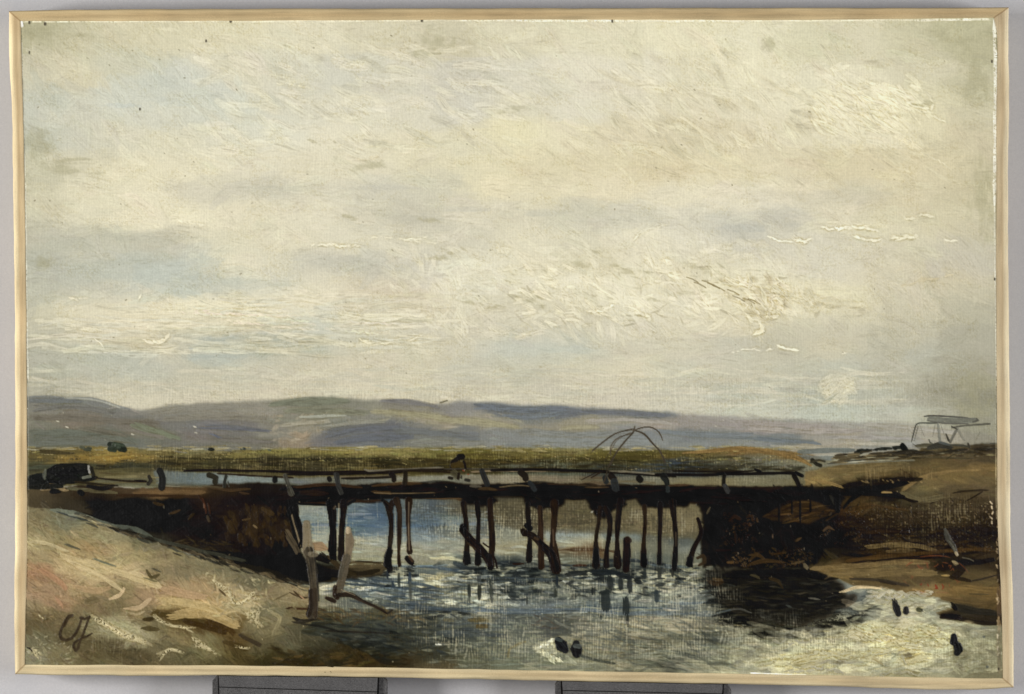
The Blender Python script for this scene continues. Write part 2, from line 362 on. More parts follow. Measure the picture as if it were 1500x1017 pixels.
# ridge of thick marks: streaks, hooks and loaded touches of cream
CR = (232,227,200)
def impasto(pts, w, c=CR, h=1.2, pid=None, c2=None, sh=False):
    """a loaded touch, broken into the short lumps a dragged brush leaves"""
    P = np.array(pts, float)
    ws = np.array(w if hasattr(w, '__len__') else [w] * len(P), float)
    ws = np.interp(np.linspace(0, 1, len(P)), np.linspace(0, 1, len(ws)), ws)
    L_ = np.concatenate([[0], np.cumsum(np.hypot(*np.diff(P, axis=0).T))])
    n = max(1, int(L_[-1] / 6.5))
    t = np.linspace(0, L_[-1], n + 1)
    X = np.interp(t, L_, P[:, 0]); Y = np.interp(t, L_, P[:, 1]); Wq = np.interp(t, L_, ws)
    for i in range(n):
        if n > 4 and rng.random() < .12: continue
        wq = Wq[i] * rng.uniform(.75, 1.55)
        x0, y0, x1, y1 = X[i] + rng.normal(0, 1), Y[i] + rng.normal(0, .9), X[i + 1] + rng.normal(0, 1), Y[i + 1] + rng.normal(0, .9)
        if rng.random() < .4:
            stroke([(x0, y0 + wq * .6), (x1, y1 + wq * .6)], wq * .7, (164,154,116), None, op=.4, h=0, soft=1.4, rag=.9)  # yellow-brown shadow painted along the lower side of the lump
        cc = np.array(c) * rng.uniform(.93, 1.02)
        stroke([(x0, y0), ((x0 + x1) / 2, (y0 + y1) / 2 + rng.normal(0, .6)), (x1 + (x1 - x0) * .4, y1 + (y1 - y0) * .4)], [wq * .7, wq, wq * .5], cc, pid, op=rng.uniform(.75, 1), st=.10, h=h * .6 * rng.uniform(.5, 1.2), rag=.9, soft=1.3, col2=c2)
impasto([(456,361),(466,357),(476,359),(484,356)], 3.4); impasto([(482,357),(500,361),(518,361),(528,359)], 3.0)
impasto([(530,352),(560,346),(590,350),(640,356)], 2.0, (220,214,184), .7); impasto([(590,352),(625,348)], 2, CR, .8)
impasto([(1202,333),(1215,336),(1240,334),(1262,333),(1280,337),(1295,339)], [3,4.5,4,3.5,4,3], CR, 1.3)
impasto([(1206,325),(1235,327),(1270,331)], 2.0, (222,216,184), .8)
impasto([(1252,347),(1268,351),(1290,352)], 3.2); impasto([(1296,350),(1315,347),(1345,350)], 4.5, (224,219,188), 1.4); impasto([(1310,352),(1345,346)], 3, (224,219,188), 1.2)
impasto([(1322,315),(1328,321),(1345,317),(1366,316)], 4, (214,208,176), 1.0); impasto([(1382,350),(1400,353)], 2.5, CR, .8)
impasto([(1124,347),(1145,353),(1160,354)], 2.4); impasto([(1162,352),(1175,354),(1188,351)], 5, CR, 1.6)
impasto([(1135,504),(1142,509),(1150,511)], 5, CR, 1.5); impasto([(1150,509),(1166,512)], 3)
impasto([(1070,516),(1100,512),(1132,512)], 2.6, (226,222,200), .7); impasto([(1233,519),(1240,516)], 3.5)
impasto([(518,494),(530,500),(545,502),(570,503)], [3,4,3,2.4], (226,219,184)); impasto([(576,498),(600,500),(620,492)], 3, (214,208,180)); impasto([(150,479),(168,490),(150,499),(165,511)] if False else [(136,497),(146,500),(151,507)], 2.2)
impasto([(102,436),(116,439),(128,438)], [4,3.4,2], (212,205,176)); impasto([(204,436),(207,433)], 3)
impasto([(208,499),(222,502),(240,499),(246,492)], [3,7,6,3], (222,215,186), 1.0); impasto([(120,482),(150,483)], 3.4, (222,216,186)); impasto([(178,330),(192,326)], 3); impasto([(254,319),(268,326),(296,329)], 2.2, (224,219,190), .8)
for _k in range(16):
    _x = rng.uniform(250, 520); _y = 440 + (_x - 250) * .085 + rng.uniform(-2, 26); impasto([(_x, _y), (_x + 30, _y + 2), (_x + rng.uniform(40, 110), _y + 5)], [2.4, 3.0, 1.2], (220 + rng.integers(-14, 6), 213 + rng.integers(-12, 6), 184), .6, sh=rng.random() < .35)
impasto([(928,352),(936,343),(940,340)], 3, CR, 1); impasto([(930,340),(960,333),(975,330)], 2.2, (220,216,190), .7)
impasto([(855,477),(868,477)], 2.6); impasto([(860,456),(884,455),(900,448)], 3, CR, 1); impasto([(928,458),(952,463),(950,470)], [3,6,4], (228,222,192), 1.4)
impasto([(690,486),(720,487),(745,489),(790,487)], 2.0, (212,207,182), .9); impasto([(430,97),(445,103),(462,106)] if False else [(400,120),(430,124),(462,132)], 2.4, (214,209,178), .7)
impasto([(1150,485),(1112,468),(1118,458),(1120,445)] if False else [(1106,455),(1114,464),(1122,466),(1136,464)], [4,6,7,4], (226,220,190), 1.6); impasto([(1112,470),(1118,485),(1108,488)], [5,8,4], (222,216,184), 1.6)
impasto([(1100,422),(1125,426),(1132,445),(1124,462)], 5, (218,210,176), 1.5, c2=(176,164,122)); impasto([(1085,440),(1102,448),(1112,464)], 6, (218,210,176), 1.4, c2=(160,146,104))
scatter([(1060,410),(1150,405),(1160,470),(1090,470)], 80, (10,24), (4,9), .7, .02, .008, .6, .9, gr=.25, spread=.5, palette=[(222,215,184),(208,198,164),(176,162,120),(216,208,176)])
impasto([(1060,430),(1080,436),(1100,452)], 6, (220,213,184), 1.2, c2=(188,178,140)); impasto([(1140,420),(1170,440),(1196,456),(1204,436)], 12, (212,205,172), .9, c2=(188,180,142)); impasto([(1170,420),(1200,440),(1260,446),(1280,450)], 9, (208,202,168), .7, c2=(192,184,148))
for _k in range(9):
    _x = 1000 + _k * 12 + rng.uniform(-6, 6); _y = 404 + _k * 5 + rng.uniform(-6, 6); stroke([(_x, _y), (_x + 9, _y + 3), (_x + 17, _y + 8)], 1.7, (140,126,86), None, op=.7, h=-.5)
impasto([(970,402),(960,412),(975,414),(1000,416)], 3, (222,216,188), 1.0)
impasto([(1326,150),(1350,158),(1364,162),(1368,156)], 3.0, (222,217,184), 1.2); impasto([(1350,160),(1385,180)], 3, (218,212,178), .7)
impasto([(1330,215),(1370,232),(1394,250)], 1.8, (214,206,172), .8, sh=False)
impasto([(1320,420),(1340,414),(1395,402)], 3.5, (204,190,150), .6, c2=(188,172,128))
# small setting sun low over the hills
SUN = part('painted_sun', SKY, 'round pale cream touch of thick paint low in the sky')
blob(1228, 566, 32, 24, (196,192,168), .5, wob=.3, hard=.2)
for p in [[(1204,560),(1215,553),(1232,552),(1248,558)],[(1203,568),(1216,560),(1236,557),(1251,563)],[(1206,576),(1220,566),(1240,562),(1252,570)],[(1210,583),(1224,573),(1242,568),(1253,575)],[(1220,588),(1234,578),(1246,574)],[(1230,590),(1240,583)],[(1208,566),(1212,580)]]:
    stroke(p, 7, (204,199,170), SUN, st=.08, h=.5, rag=.6, col2=(190,185,156), op=.55, idt=.25, gr=.12)
scatter([(1130,545),(1200,545),(1200,600),(1120,600)], 60, (8,22), (2,4), .1, .03,.01,.5,.2, spread=.6, keep=[SKY])

# ---- hills
ridge = [(26,584),(45,582),(70,581),(90,583),(108,584),(130,583),(152,588),(172,595),(192,600),(208,601),(230,598),(262,592),(300,591),(345,589),(375,588),(404,585),(440,583),(470,581),(498,582),(520,585),(555,586),(590,588),(612,589),(636,593),(652,590),(680,588),(720,590),(760,593),(800,594),(850,597),(905,599),(960,603),(1010,607),(1070,611),(1130,614),(1190,617),(1250,618),(1310,619),(1370,626),(1476,640)]
hs = sl(26, 570, 1476, 672)
hm = polymask(ridge + [(1476,668),(26,668)], hs, 2.4, 14, 2)
hill = [
 (50,586,112,113,108),(100,590,114,117,112),(150,596,112,113,110),(60,602,120,116,104),(120,606,118,110,98),(180,610,112,110,104),(240,605,122,118,108),(320,600,128,122,110),(380,600,134,128,114),
 (60,625,112,110,94),(120,618,116,104,88),(90,640,96,100,88),(150,635,104,104,92),(160,648,98,100,90),(200,625,112,104,92),(220,635,110,108,90),(260,620,110,108,102),(200,650,102,104,94),(260,650,106,104,94),(320,650,108,106,96),(300,625,110,108,108),(350,628,110,106,102),(400,630,122,118,106),(450,632,134,126,108),(300,640,112,104,98),(380,650,110,106,92),(440,648,138,120,98),(430,615,124,120,104),
 (410,595,126,122,106),(470,592,120,120,102),(520,595,122,120,104),(480,610,126,126,112),(540,612,124,122,112),(560,600,134,130,110),(620,606,138,130,104),(590,590,118,114,110),(640,598,122,118,112),(500,632,100,102,104),(560,628,98,100,106),(560,645,98,102,108),(480,645,104,102,104),(620,632,108,110,108),(620,648,116,116,106),(680,600,126,124,122),(700,615,140,132,112),(650,618,140,130,106),(740,620,138,132,112),(680,635,112,114,112),(740,640,120,122,120),(730,596,96,102,112),(780,598,92,100,112),(830,600,104,108,114),(790,612,116,118,116),(760,608,104,110,116),(900,605,120,120,118),(950,606,108,112,116),(900,620,142,136,122),(850,622,140,132,110),(800,628,138,130,110),(860,640,124,126,122),(800,645,120,124,122),(930,635,116,122,126),(960,622,144,134,124),(1020,618,138,130,124),(1080,622,140,132,126),(1010,638,112,118,120),(1060,640,118,122,122),(1120,630,142,130,126),(1000,652,124,128,126),(1100,650,130,132,126),
 (1140,618,138,134,128),(1200,624,140,134,126),(1260,622,148,144,134),(1150,640,112,118,120),(1120,643,110,118,120),(1200,640,142,136,126),(1260,636,150,142,130),(1320,630,152,146,132),(1380,640,150,142,124),(1200,652,150,142,124),(1300,645,136,136,130),(1440,640,134,128,110)]
field(hill, hs, hm, 15, 5, 6, HILL)
hp = [(28,590),(1400,620),(1400,655),(28,662)]
scatter(hp, 420, (20, 60), (3, 7), .04, .04, .012, .55, .16, spread=.12, keep=[HILL], st=.16)
scatter(hp, 420, (8, 26), (2, 4), .10, .06, .02, .6, .2, spread=.3, keep=[HILL], st=.2)
stroke(ridge[:9], 3, (100,103,106), HILL, op=.6, st=.3, rag=.8)
stroke([(95,583),(140,586),(175,597)], 2.4, (170,170,156), HILL, op=.6)
stroke([(345,632),(400,628),(470,634)] if False else [(300,623),(345,625),(392,631)], 3.4, (92,96,106), HILL, op=.7, rag=.7)
stroke([(640,594),(600,586),(560,586)], 3, (108,104,106), HILL, op=.55, rag=.8); stroke([(645,590),(655,587)], 2, (84,78,52), None, op=.8)
stroke([(695,594),(730,597),(770,600),(810,598),(850,604)], 8, (84,92,106), HILL, op=.3, rag=.8); stroke([(815,612),(850,606),(900,602),(970,607)], 5, (88,94,106), HILL, op=.5, rag=.8)
stroke([(480,634),(530,626),(570,627),(620,633),(700,638)], 8, (92,96,106), HILL, op=.45, rag=.8); stroke([(1010,638),(1080,642),(1130,642)], 3, (96,106,114), HILL, op=.6); stroke([(1110,640),(1150,645),(1190,646)], 4, (98,108,114), HILL, op=.6)
stroke([(1170,660),(1120,655),(1150,654),(1200,655)] if False else [(1130,653),(1200,656),(1250,655)], 3, (176,164,140), HILL, op=.5)
scatter([(400,606),(470,606),(470,650),(400,650)], 26, (6,16), (3,6), -.2, .03, .01, .6, .3, palette=[(160,138,112),(150,134,108),(166,148,118)], keep=[HILL])
scatter([(560,600),(760,610),(760,630),(560,615)], 26, (8,22), (2,4), .15, .03, .01, .5, .3, palette=[(152,142,106),(146,136,112)], keep=[HILL])
stroke([(196,620),(222,630),(250,640)], 6, (112,118,92), HILL, op=.45)
for (x, y) in [(84,617),(98,625),(194,636),(196,630),(285,625),(287,633),(475,608),(1059,615),(1048,624)]:
    stroke([(x-1,y),(x+2,y+1)], 2.6, (190,182,158), None, h=.6, rag=.6, op=.8)

def forms(lst, o=.7, n=3):
    for pts, w, c in lst:
        for k in range(n):
            stroke([(x + rng.normal(0, 3), y + rng.normal(0, w * .22)) for x, y in pts], w * rng.uniform(.4, .75), tuple(np.array(c) * rng.uniform(.94, 1.06)), HILL, op=o, st=.2, rag=.9, h=.3, gr=.12, col2=tuple(np.array(c) * 1.08))
forms([([(42,588),(80,587),(120,590)],9,(98,102,104)),([(50,600),(110,598),(170,606)],9,(106,104,98)),([(45,612),(110,612),(170,618),(230,622)],10,(104,96,82)),([(45,634),(100,636),(160,640),(200,646)],12,(92,97,84)),([(60,648),(130,650),(200,654)],8,(94,98,88)),([(120,626),(160,632),(190,640)],8,(100,94,78)),
 ([(196,622),(225,632),(262,642)],7,(106,114,86)),([(186,628),(240,642)],6,(112,104,92)),([(220,604),(300,598),(370,596)],8,(122,117,104)),([(240,614),(320,610),(390,612)],8,(116,110,96)),([(290,626),(345,628),(392,632)],5,(92,94,104)),([(300,640),(350,644),(400,648)],7,(104,98,90)),([(310,636),(322,642)],4,(84,90,108)),
 ([(400,592),(450,588),(510,590)],9,(108,112,90)),([(420,602),(480,600),(540,606)],9,(116,116,92)),([(440,612),(480,609),(505,609)],4,(146,148,132)),([(410,622),(450,620),(480,618)],7,(146,138,116)),([(430,636),(445,640),(455,634)],9,(146,124,96)),([(470,626),(530,620),(560,618)],6,(128,126,112)),
 ([(478,640),(520,630),(575,628)],10,(90,94,104)),([(490,648),(540,642),(600,640)],10,(88,93,104)),([(580,632),(640,636),(700,642)],8,(96,100,102)),([(600,648),(660,650),(720,650)],7,(116,116,108)),([(545,604),(600,608),(660,614)],8,(140,132,96)),([(640,616),(700,620),(760,626)],8,(142,134,98)),([(560,596),(600,598)],6,(118,112,98)),([(560,588),(600,590),(636,596)],5,(106,103,104)),
 ([(700,596),(760,600),(830,600)],8,(98,107,120)),([(740,608),(780,612),(830,606)],7,(100,109,120)),([(850,602),(910,604),(980,610)],7,(98,102,112)),([(860,618),(920,616),(980,620)],8,(146,138,128)),([(820,626),(880,626)],8,(140,132,100)),([(760,632),(850,636),(940,634)],8,(118,121,118)),([(780,646),(880,648),(960,648)],8,(116,121,120)),([(960,630),(1030,636),(1100,638)],7,(104,112,118)),([(1080,616),(1140,622),(1220,626)],9,(140,130,124)),([(1100,628),(1180,632),(1260,632)],7,(150,140,132)),([(1110,642),(1160,646),(1200,650)],6,(96,106,114)),([(1210,640),(1280,640),(1340,642)],6,(146,140,134)),([(1270,622),(1340,628),(1400,634)],7,(150,144,132)),([(1240,650),(1320,650)],5,(160,152,134))])
# ---- meadow and the strip of far water
ms = sl(26, 645, 1240, 712)
mm = polymask([(26,657),(120,654),(230,658),(330,661),(420,657),(520,655),(620,656),(760,656),(900,658),(1000,660),(1100,656),(1180,664),(1240,680),(1240,712),(26,712)], ms, 1.8, 12, 1)
mead = [(60,660,92,84,52),(110,662,104,92,52),(160,658,136,120,66),(60,672,100,88,50),(110,674,140,112,52),(170,670,146,116,52),(230,662,118,108,68),(220,672,124,104,56),(60,682,66,68,52),(120,682,70,72,56),(180,684,84,80,50),(220,682,66,64,48),(100,690,90,88,66),(160,695,98,92,62),(210,700,104,98,72),(260,675,92,82,46),(300,672,84,78,46),(300,684,92,86,54),(300,663,126,120,88),(360,665,118,112,66),(420,665,128,122,72),(480,665,126,118,66),(540,663,136,128,78),(600,666,130,124,76),(380,680,96,90,62),(440,680,92,88,66),(500,676,104,98,64),(560,676,84,72,38),(620,676,78,70,36),(400,673,62,60,44),(480,673,70,66,46),(560,672,78,72,42),(640,668,112,108,58),(700,668,108,100,46),(760,666,118,110,62),(700,678,88,76,30),(760,676,84,70,30),(820,668,96,86,42),(830,662,130,126,84),(880,670,98,90,42),(940,666,96,88,40),(990,666,96,86,44),(930,675,86,80,44),(1030,668,112,98,56),(1090,660,128,100,60),(1150,666,130,102,62),(840,680,84,92,80),(900,684,66,76,82),(960,684,62,74,88),(1010,682,56,70,92),(1060,682,92,98,98),(1120,680,110,114,108),(1180,684,124,126,114),(1060,672,100,100,84),(1120,670,116,116,104),(760,684,92,100,92),(800,684,80,92,88),(700,686,70,66,40),(1200,690,110,112,100)]
field(mead, ms, mm, 20, 4.5, 5, MEAD)
scatter([(28,656),(1190,656),(1190,690),(28,690)], 700, (10, 44), (1.5, 4), .0, .10, .03, .65, .2, spread=.06, keep=[MEAD])
scatter([(28,656),(1190,656),(1190,690),(28,690)], 420, (6, 30), (1.2, 2.6), .0, .10, .03, .7, .3, spread=.06, keep=[MEAD], palette=[(60,52,28),(74,64,34),(52,50,40),(86,78,36)], dry=.5)
scatter([(120,676),(700,672),(1040,676),(1180,684),(1180,692),(120,692)], 300, (10, 50), (2, 4), .0, .12, .03, .7, .3, spread=.04, keep=[MEAD], palette=[(54,48,28),(44,42,30),(66,58,32),(40,38,26)])
for p, w, c in [([(230,668),(280,672),(330,674)],2.4,(50,46,28)),([(320,673),(420,672),(560,672)],2.2,(44,42,32)),([(160,684),(225,685)],6,(52,54,44)),([(50,662),(110,664)],5,(66,58,36)),([(640,668),(720,666),(760,672)],3,(84,74,36)),([(820,676),(900,672),(960,668)],4,(78,70,34)),([(990,676),(1060,670),(1100,672)],3,(70,66,44)),([(600,672),(660,676),(700,682)],5,(62,52,26))]: stroke(p, w, c, MEAD, op=.75, rag=.9)
scatter([(28,656),(1190,656),(1190,676),(28,676)], 420, (5, 22), (1.2, 2.4), .0, .08, .03, .7, .35, spread=.08, keep=[MEAD], palette=[(166,152,98),(150,140,78),(170,160,118),(140,126,60)], dry=.5)
scatter([(150,672),(1190,668),(1190,692),(150,690)], 260, (4, 14), (1, 2), .0, .08, .03, .7, .35, spread=.2, keep=[MEAD], palette=[(150,142,104),(128,118,74),(166,160,130)], dry=.52)
for _k in range(150):
    _x = rng.uniform(40, 1180); _y = 657 + rng.normal(0, 1.8)
    stroke([(_x - rng.uniform(4, 14), _y), (_x + rng.uniform(4, 14), _y + rng.normal(0, .8))], rng.uniform(1.2, 3.2), [(150,140,104),(128,122,92),(120,116,98),(166,156,116)][rng.integers(0, 4)], MEAD if rng.random() < .6 else HILL, op=.6, rag=.9, h=.3)
fw = [(225,690),(300,692),(430,700),(600,697),(720,695),(1000,700),(1180,700),(1250,712),(1180,716),(640,716),(232,722)]
fs = sl(150, 688, 1250, 724)
fm = polymask(fw, fs, 1.5, 12, 1)
farw = [(240,700,110,118,114),(270,702,100,112,112),(300,704,112,124,124),(340,702,126,138,138),(380,702,128,140,140),(410,704,130,140,136),(450,702,128,128,112),(440,706,96,104,104),(500,703,100,102,90),(540,704,112,114,104),(600,703,132,130,112),(640,702,150,148,130),(660,706,110,112,98),(700,704,132,126,106),(750,702,142,132,108),(800,702,134,122,96),(840,704,118,108,84),(880,704,96,80,58),(920,704,108,108,94),(960,702,118,116,96),(1000,702,126,118,86),(1050,704,124,114,80),(1100,702,124,118,88),(1150,704,118,112,84),(240,714,104,100,78),(320,716,96,98,82),(400,714,100,98,76),(1180,708,110,102,70)]
field(farw, fs, fm, 22, 5, 4, FAR)
scatter([(235,696),(1180,696),(1180,712),(240,716)], 220, (12, 40), (1.2, 3), .0, .08, .02, .6, .15, spread=.04, keep=[FAR])

# ---- river
rs = sl(400, 728, 1476, 1000)
rm = polymask([(405,728),(1060,728),(1060,820),(1200,830),(1290,850),(1476,900),(1476,1000),(405,1000)], rs, 0, 10, 0)
riv = [
 (450,745,128,134,128),(470,760,120,130,130),(440,772,108,124,130),(520,745,96,112,120),(540,758,78,100,122),(560,745,76,96,114),(520,770,92,114,126),(550,778,92,110,124),(600,745,98,108,110),(630,745,86,98,108),(620,765,86,104,118),(620,785,118,130,134),(560,790,136,142,136),(480,790,142,144,132),(460,800,150,146,126),(540,805,140,138,118),(600,805,142,142,126),(540,820,136,134,112),(620,820,134,132,116),(650,750,90,98,96),(670,745,100,96,80),(660,770,116,126,128),(660,795,140,142,130),(700,800,144,142,126),(710,770,108,116,114),(740,745,84,78,60),(760,760,92,84,68),(740,785,134,136,122),(760,800,138,132,106),(800,745,100,88,58),(840,745,100,90,62),(850,765,110,98,70),(840,783,132,142,142),(850,795,148,144,122),(850,806,110,86,56),(900,750,104,94,66),(940,745,108,98,70),(1000,750,118,106,78),(1000,775,120,110,86),(930,770,110,100,72),(960,785,104,104,92),(920,782,112,122,120),(1000,790,90,96,92),(920,800,124,122,100),(960,805,112,112,96),(1010,805,116,120,112),(960,820,98,104,96),(1010,820,110,112,96),(840,818,104,104,88),(780,818,104,108,100),(700,822,100,108,104),(740,830,70,78,76),
 (500,840,72,72,58),(520,845,126,128,112),(470,862,158,154,134),(500,862,150,156,146),(540,866,114,126,130),(520,850,96,112,120),(580,845,150,148,124),(560,855,92,106,114),(620,840,100,110,108),(640,850,150,142,110),(680,858,134,130,106),(600,870,96,106,106),(640,870,130,130,112),(700,840,74,84,86),(760,835,48,56,58),(740,858,104,110,100),(800,850,112,116,104),(780,870,90,98,92),(850,850,118,120,106),(830,870,122,126,114),(900,840,78,86,84),(940,848,142,142,124),(980,855,156,152,126),(1010,865,128,132,122),(960,875,142,144,128),(1030,845,116,116,98),(1060,870,84,90,86),(1100,880,50,54,50),
 (470,885,124,122,102),(520,885,122,124,110),(570,880,108,114,106),(620,885,92,98,94),(680,880,134,136,120),(640,895,112,112,96),(560,900,92,86,60),(480,900,90,82,52),(720,885,128,132,122),(760,890,128,136,138),(820,890,124,132,136),(700,900,110,116,112),(880,890,104,114,116),(940,885,128,134,126),(1000,890,118,124,122),(1040,900,120,118,100),(860,905,118,118,102),
 (460,920,64,66,54),(520,915,74,76,62),(580,920,76,80,68),(620,910,94,92,74),(560,935,62,66,56),(500,930,72,74,64),(620,935,64,68,58),(680,915,98,102,92),(660,930,78,84,76),(700,905,120,108,76),(740,910,92,100,98),(780,905,104,106,96),(760,930,112,114,98),(820,915,92,94,86),(840,900,110,106,90),(880,915,134,130,110),(940,915,144,136,114),(1000,915,146,138,116),(1060,915,130,122,98),(720,945,110,112,94),(680,950,88,90,74),(780,945,132,132,112),(800,965,120,124,104),(740,970,110,114,96),(700,975,96,98,78),(640,960,70,68,50),(600,965,76,66,40),(560,960,48,50,40),(560,975,54,44,20),(480,965,62,56,30),(520,950,50,52,42),(460,950,76,72,50),(420,965,60,54,26),(410,980,56,50,26),(640,975,96,84,56),
 (880,940,132,126,102),(940,940,118,112,90),(1000,935,112,110,90),(1040,930,96,96,78),(960,960,80,82,68),(985,970,62,66,58),(900,965,128,122,98),(860,970,124,124,100),(1040,955,134,132,110),(1100,940,136,136,116),(1080,975,150,150,126),(1020,978,132,132,110),(940,978,124,122,98),(1140,960,166,162,130),(1120,985,152,148,128),
 (1180,925,110,110,92),(1150,925,76,74,56),(1240,920,132,130,110),(1280,900,136,136,122),(1260,880,128,132,124),(1320,890,148,144,120),(1300,920,150,146,120),(1360,900,140,138,120),(1380,920,136,132,106),(1440,920,124,122,98),(1200,945,158,154,128),(1260,940,176,170,132),(1320,945,180,174,136),(1380,945,158,152,118),(1440,950,134,130,102),(1200,965,164,158,122),(1260,965,146,142,120),(1300,970,156,150,118),(1360,975,144,140,112),(1430,980,128,124,98),(1180,980,168,162,134),(1260,985,158,152,126),(1350,990,144,140,112),(1450,990,120,114,86)]
field(riv, rs, rm, 17, 7, 7, RIV)
# far sandy shore seen between the posts
FSH = part('painted_far_shore', RIV, 'tan far bank seen between the bridge posts')
poly([(722,733),(1040,733),(1036,790),(1000,788),(935,782),(820,779),(760,776),(722,768)], (104,94,66), FSH, .75, 3, 10, 2, var=.2)
poly([(925,742),(1030,742),(1022,778),(990,786),(930,776)], (124,112,82), FSH, .6, 3, 10, 2, var=.12)
scatter([(722,735),(1030,735),(1020,788),(722,775)], 160, (10,40), (2,4), 0, .08, .02, .6, .15, spread=.05, keep=[FSH])
scatter([(430,740),(720,740),(720,830),(500,830),(430,790)], 260, (16,60), (2,5), .02, .06, .02, .55, .2, spread=.05, keep=[RIV])
stroke([(430,769),(470,768),(560,771),(660,769)], 4, (76,100,124), RIV, op=.6, rag=.8); stroke([(505,757),(560,757)], 9, (74,98,122), RIV, op=.5, rag=.8); stroke([(500,785),(560,783),(660,787)], 2, (106,122,134), RIV, op=.5)
scatter([(440,840),(1050,835),(1100,975),(600,975),(440,930)], 900, (10,46), (2,5), .08, .09, .02, .6, .22, spread=.18, keep=[RIV])
scatter([(1100,900),(1460,905),(1460,990),(1060,985)], 500, (12,50), (2,6), -.08, .05, .015, .6, .3, spread=.2, keep=[RIV])
stroke([(820,807),(850,805),(880,806),(905,809)], 4, (84,58,34), RIV, op=.7, rag=.7)
# blue-grey ripple strokes
B1, B2, B3 = (58,72,84), (88,104,116), (40,48,54)
for p, w, c in [([(505,848),(560,850),(620,856),(640,862)],3,B1),([(510,854),(580,862),(650,870)],3,B2),([(520,862),(570,868),(620,872),(660,876)],3,B1),([(530,874),(580,874),(640,880)],2.5,B2),([(505,844),(540,846),(590,848)],3,B1),([(560,876),(600,874),(640,880),(690,884)],2.5,B1),
   ([(590,880),(610,888),(628,895)],9,B3),([(600,886),(640,892),(660,896)],4,B1),([(590,880),(570,878)],4,B1),([(612,830),(640,832),(700,840)],4,B1),([(668,826),(690,834),(712,834)],9,(46,56,62)),([(730,827),(760,826)],8,B3),([(740,846),(775,848),(800,850)],4,B1),([(748,852),(770,856)],8,B3),([(840,846),(870,848),(900,856)],3,B1),([(830,864),(860,868),(875,866)],2.5,B3),([(720,868),(760,866),(780,870)],8,(58,64,60)),([(740,876),(760,880),(775,872)],5,B3),([(880,894),(920,890),(990,892)],2.5,B1),([(860,888),(900,890)],3,B1),([(700,890),(780,894),(850,892),(900,900)],4,(104,120,134)),([(960,880),(1000,884),(1060,882)],4,(98,112,122)),([(900,900),(950,898),(1010,902)],3,(110,124,132)),
   ([(930,820),(960,828),(1000,832),(1020,838)],5,B1),([(870,820),(930,822),(960,826)],4,(40,48,54)),([(780,832),(830,828),(862,832)],3,B3),([(560,828),(610,830),(660,828)],3,B2),([(460,912),(520,918),(580,926)],3,(40,42,38)),([(530,935),(560,940),(580,955)],10,(44,48,46)),([(480,940),(530,935)],4,(50,52,46)),([(660,900),(650,915),(690,905)],8,(92,98,96)),([(655,918),(700,912),(740,920)],4,(80,88,90)),
   ([(880,936),(920,938),(970,942)],3,(90,90,74)),([(930,944),(960,952),(990,962)],3,(84,86,72)),([(940,960),(970,966),(990,974)],5,(54,60,56)),([(960,952),(990,956)],3,(70,74,64)),([(1020,930),(1050,928),(1060,920)],3,(84,88,76)),([(1020,925),(1040,935),(1058,930)],3,(92,94,80)),([(850,950),(900,966),(960,976)],3,(100,102,84)),([(1040,925),(1060,922),(1066,930)],2.5,(170,168,148)),([(720,975),(770,972)],3,(90,96,84)),([(860,965),(830,955)],4,(100,106,90)),([(900,915),(940,922),(1010,924)],2.2,(104,102,84)),([(885,926),(905,930)],1.8,(90,88,72))]:
    stroke(p, w, c, None, op=.8, st=.3, rag=.9, h=.25, col2=tuple(min(255, int(v * 1.35)) for v in c))
# pale strokes in the water
for p, w, c in [([(470,862),(500,858),(520,862)],8,(190,182,156)),([(615,842),(660,848),(690,846)],6,(176,166,128)),([(630,818),(660,818),(680,822)],4,(186,180,140)),([(960,848),(1010,856),(1030,862)],9,(164,160,132)),([(985,832),(1000,836),(1020,834)],6,(150,146,110)),([(890,866),(912,868)],3,(180,176,152)),([(700,895),(780,898),(860,897)],3,(156,164,162)),([(830,905),(900,910),(960,920),(1050,925)],3,(160,152,130)),([(900,860),(960,864)],5,(150,152,132)),([(1060,905),(1100,918)],4,(150,150,132))]:
    stroke(p, w, c, None, op=.8, st=.2, rag=.9, h=.5)
for poly_, n, L_, W_, pal, o in [
   ([(470,842),(730,845),(740,895),(600,900),(480,870)], 170, (10,44), (1.6,4), [(170,170,152),(150,156,148),(66,76,82),(92,104,112),(130,136,130)], .75),
   ([(430,738),(560,738),(720,740),(720,790),(440,790)], 90, (10,40), (1.6,4), [(104,120,130),(86,104,118),(130,140,142),(118,126,126)], .55),
   ([(440,785),(860,785),(860,825),(480,830)], 120, (10,40), (1.6,4), [(160,160,142),(150,148,126),(140,146,138),(128,130,118)], .6),
   ([(640,826),(1040,826),(1050,862),(640,862)], 230, (6,26), (1.6,5), [(40,46,48),(58,66,68),(110,114,104),(150,148,126),(84,92,92)], .8),
   ([(640,858),(1060,858),(1080,905),(640,905)], 300, (8,34), (1.6,4.5), [(150,152,136),(120,126,122),(96,104,104),(168,166,146),(134,138,126)], .7),
   ([(590,900),(1000,900),(1000,980),(640,980)], 300, (8,34), (1.6,4.5), [(130,132,116),(108,112,102),(90,94,84),(148,146,126),(120,120,100)], .6),
   ([(450,895),(640,900),(640,965),(520,960),(450,925)], 200, (8,34), (2,5), [(62,66,60),(80,82,68),(48,52,46),(98,98,82),(70,62,38)], .7)]:
    scatter(poly_, n, L_, W_, .03, .06, .015, o, .3, spread=.1, palette=pal, keep=[RIV, FSH], gr=.15)
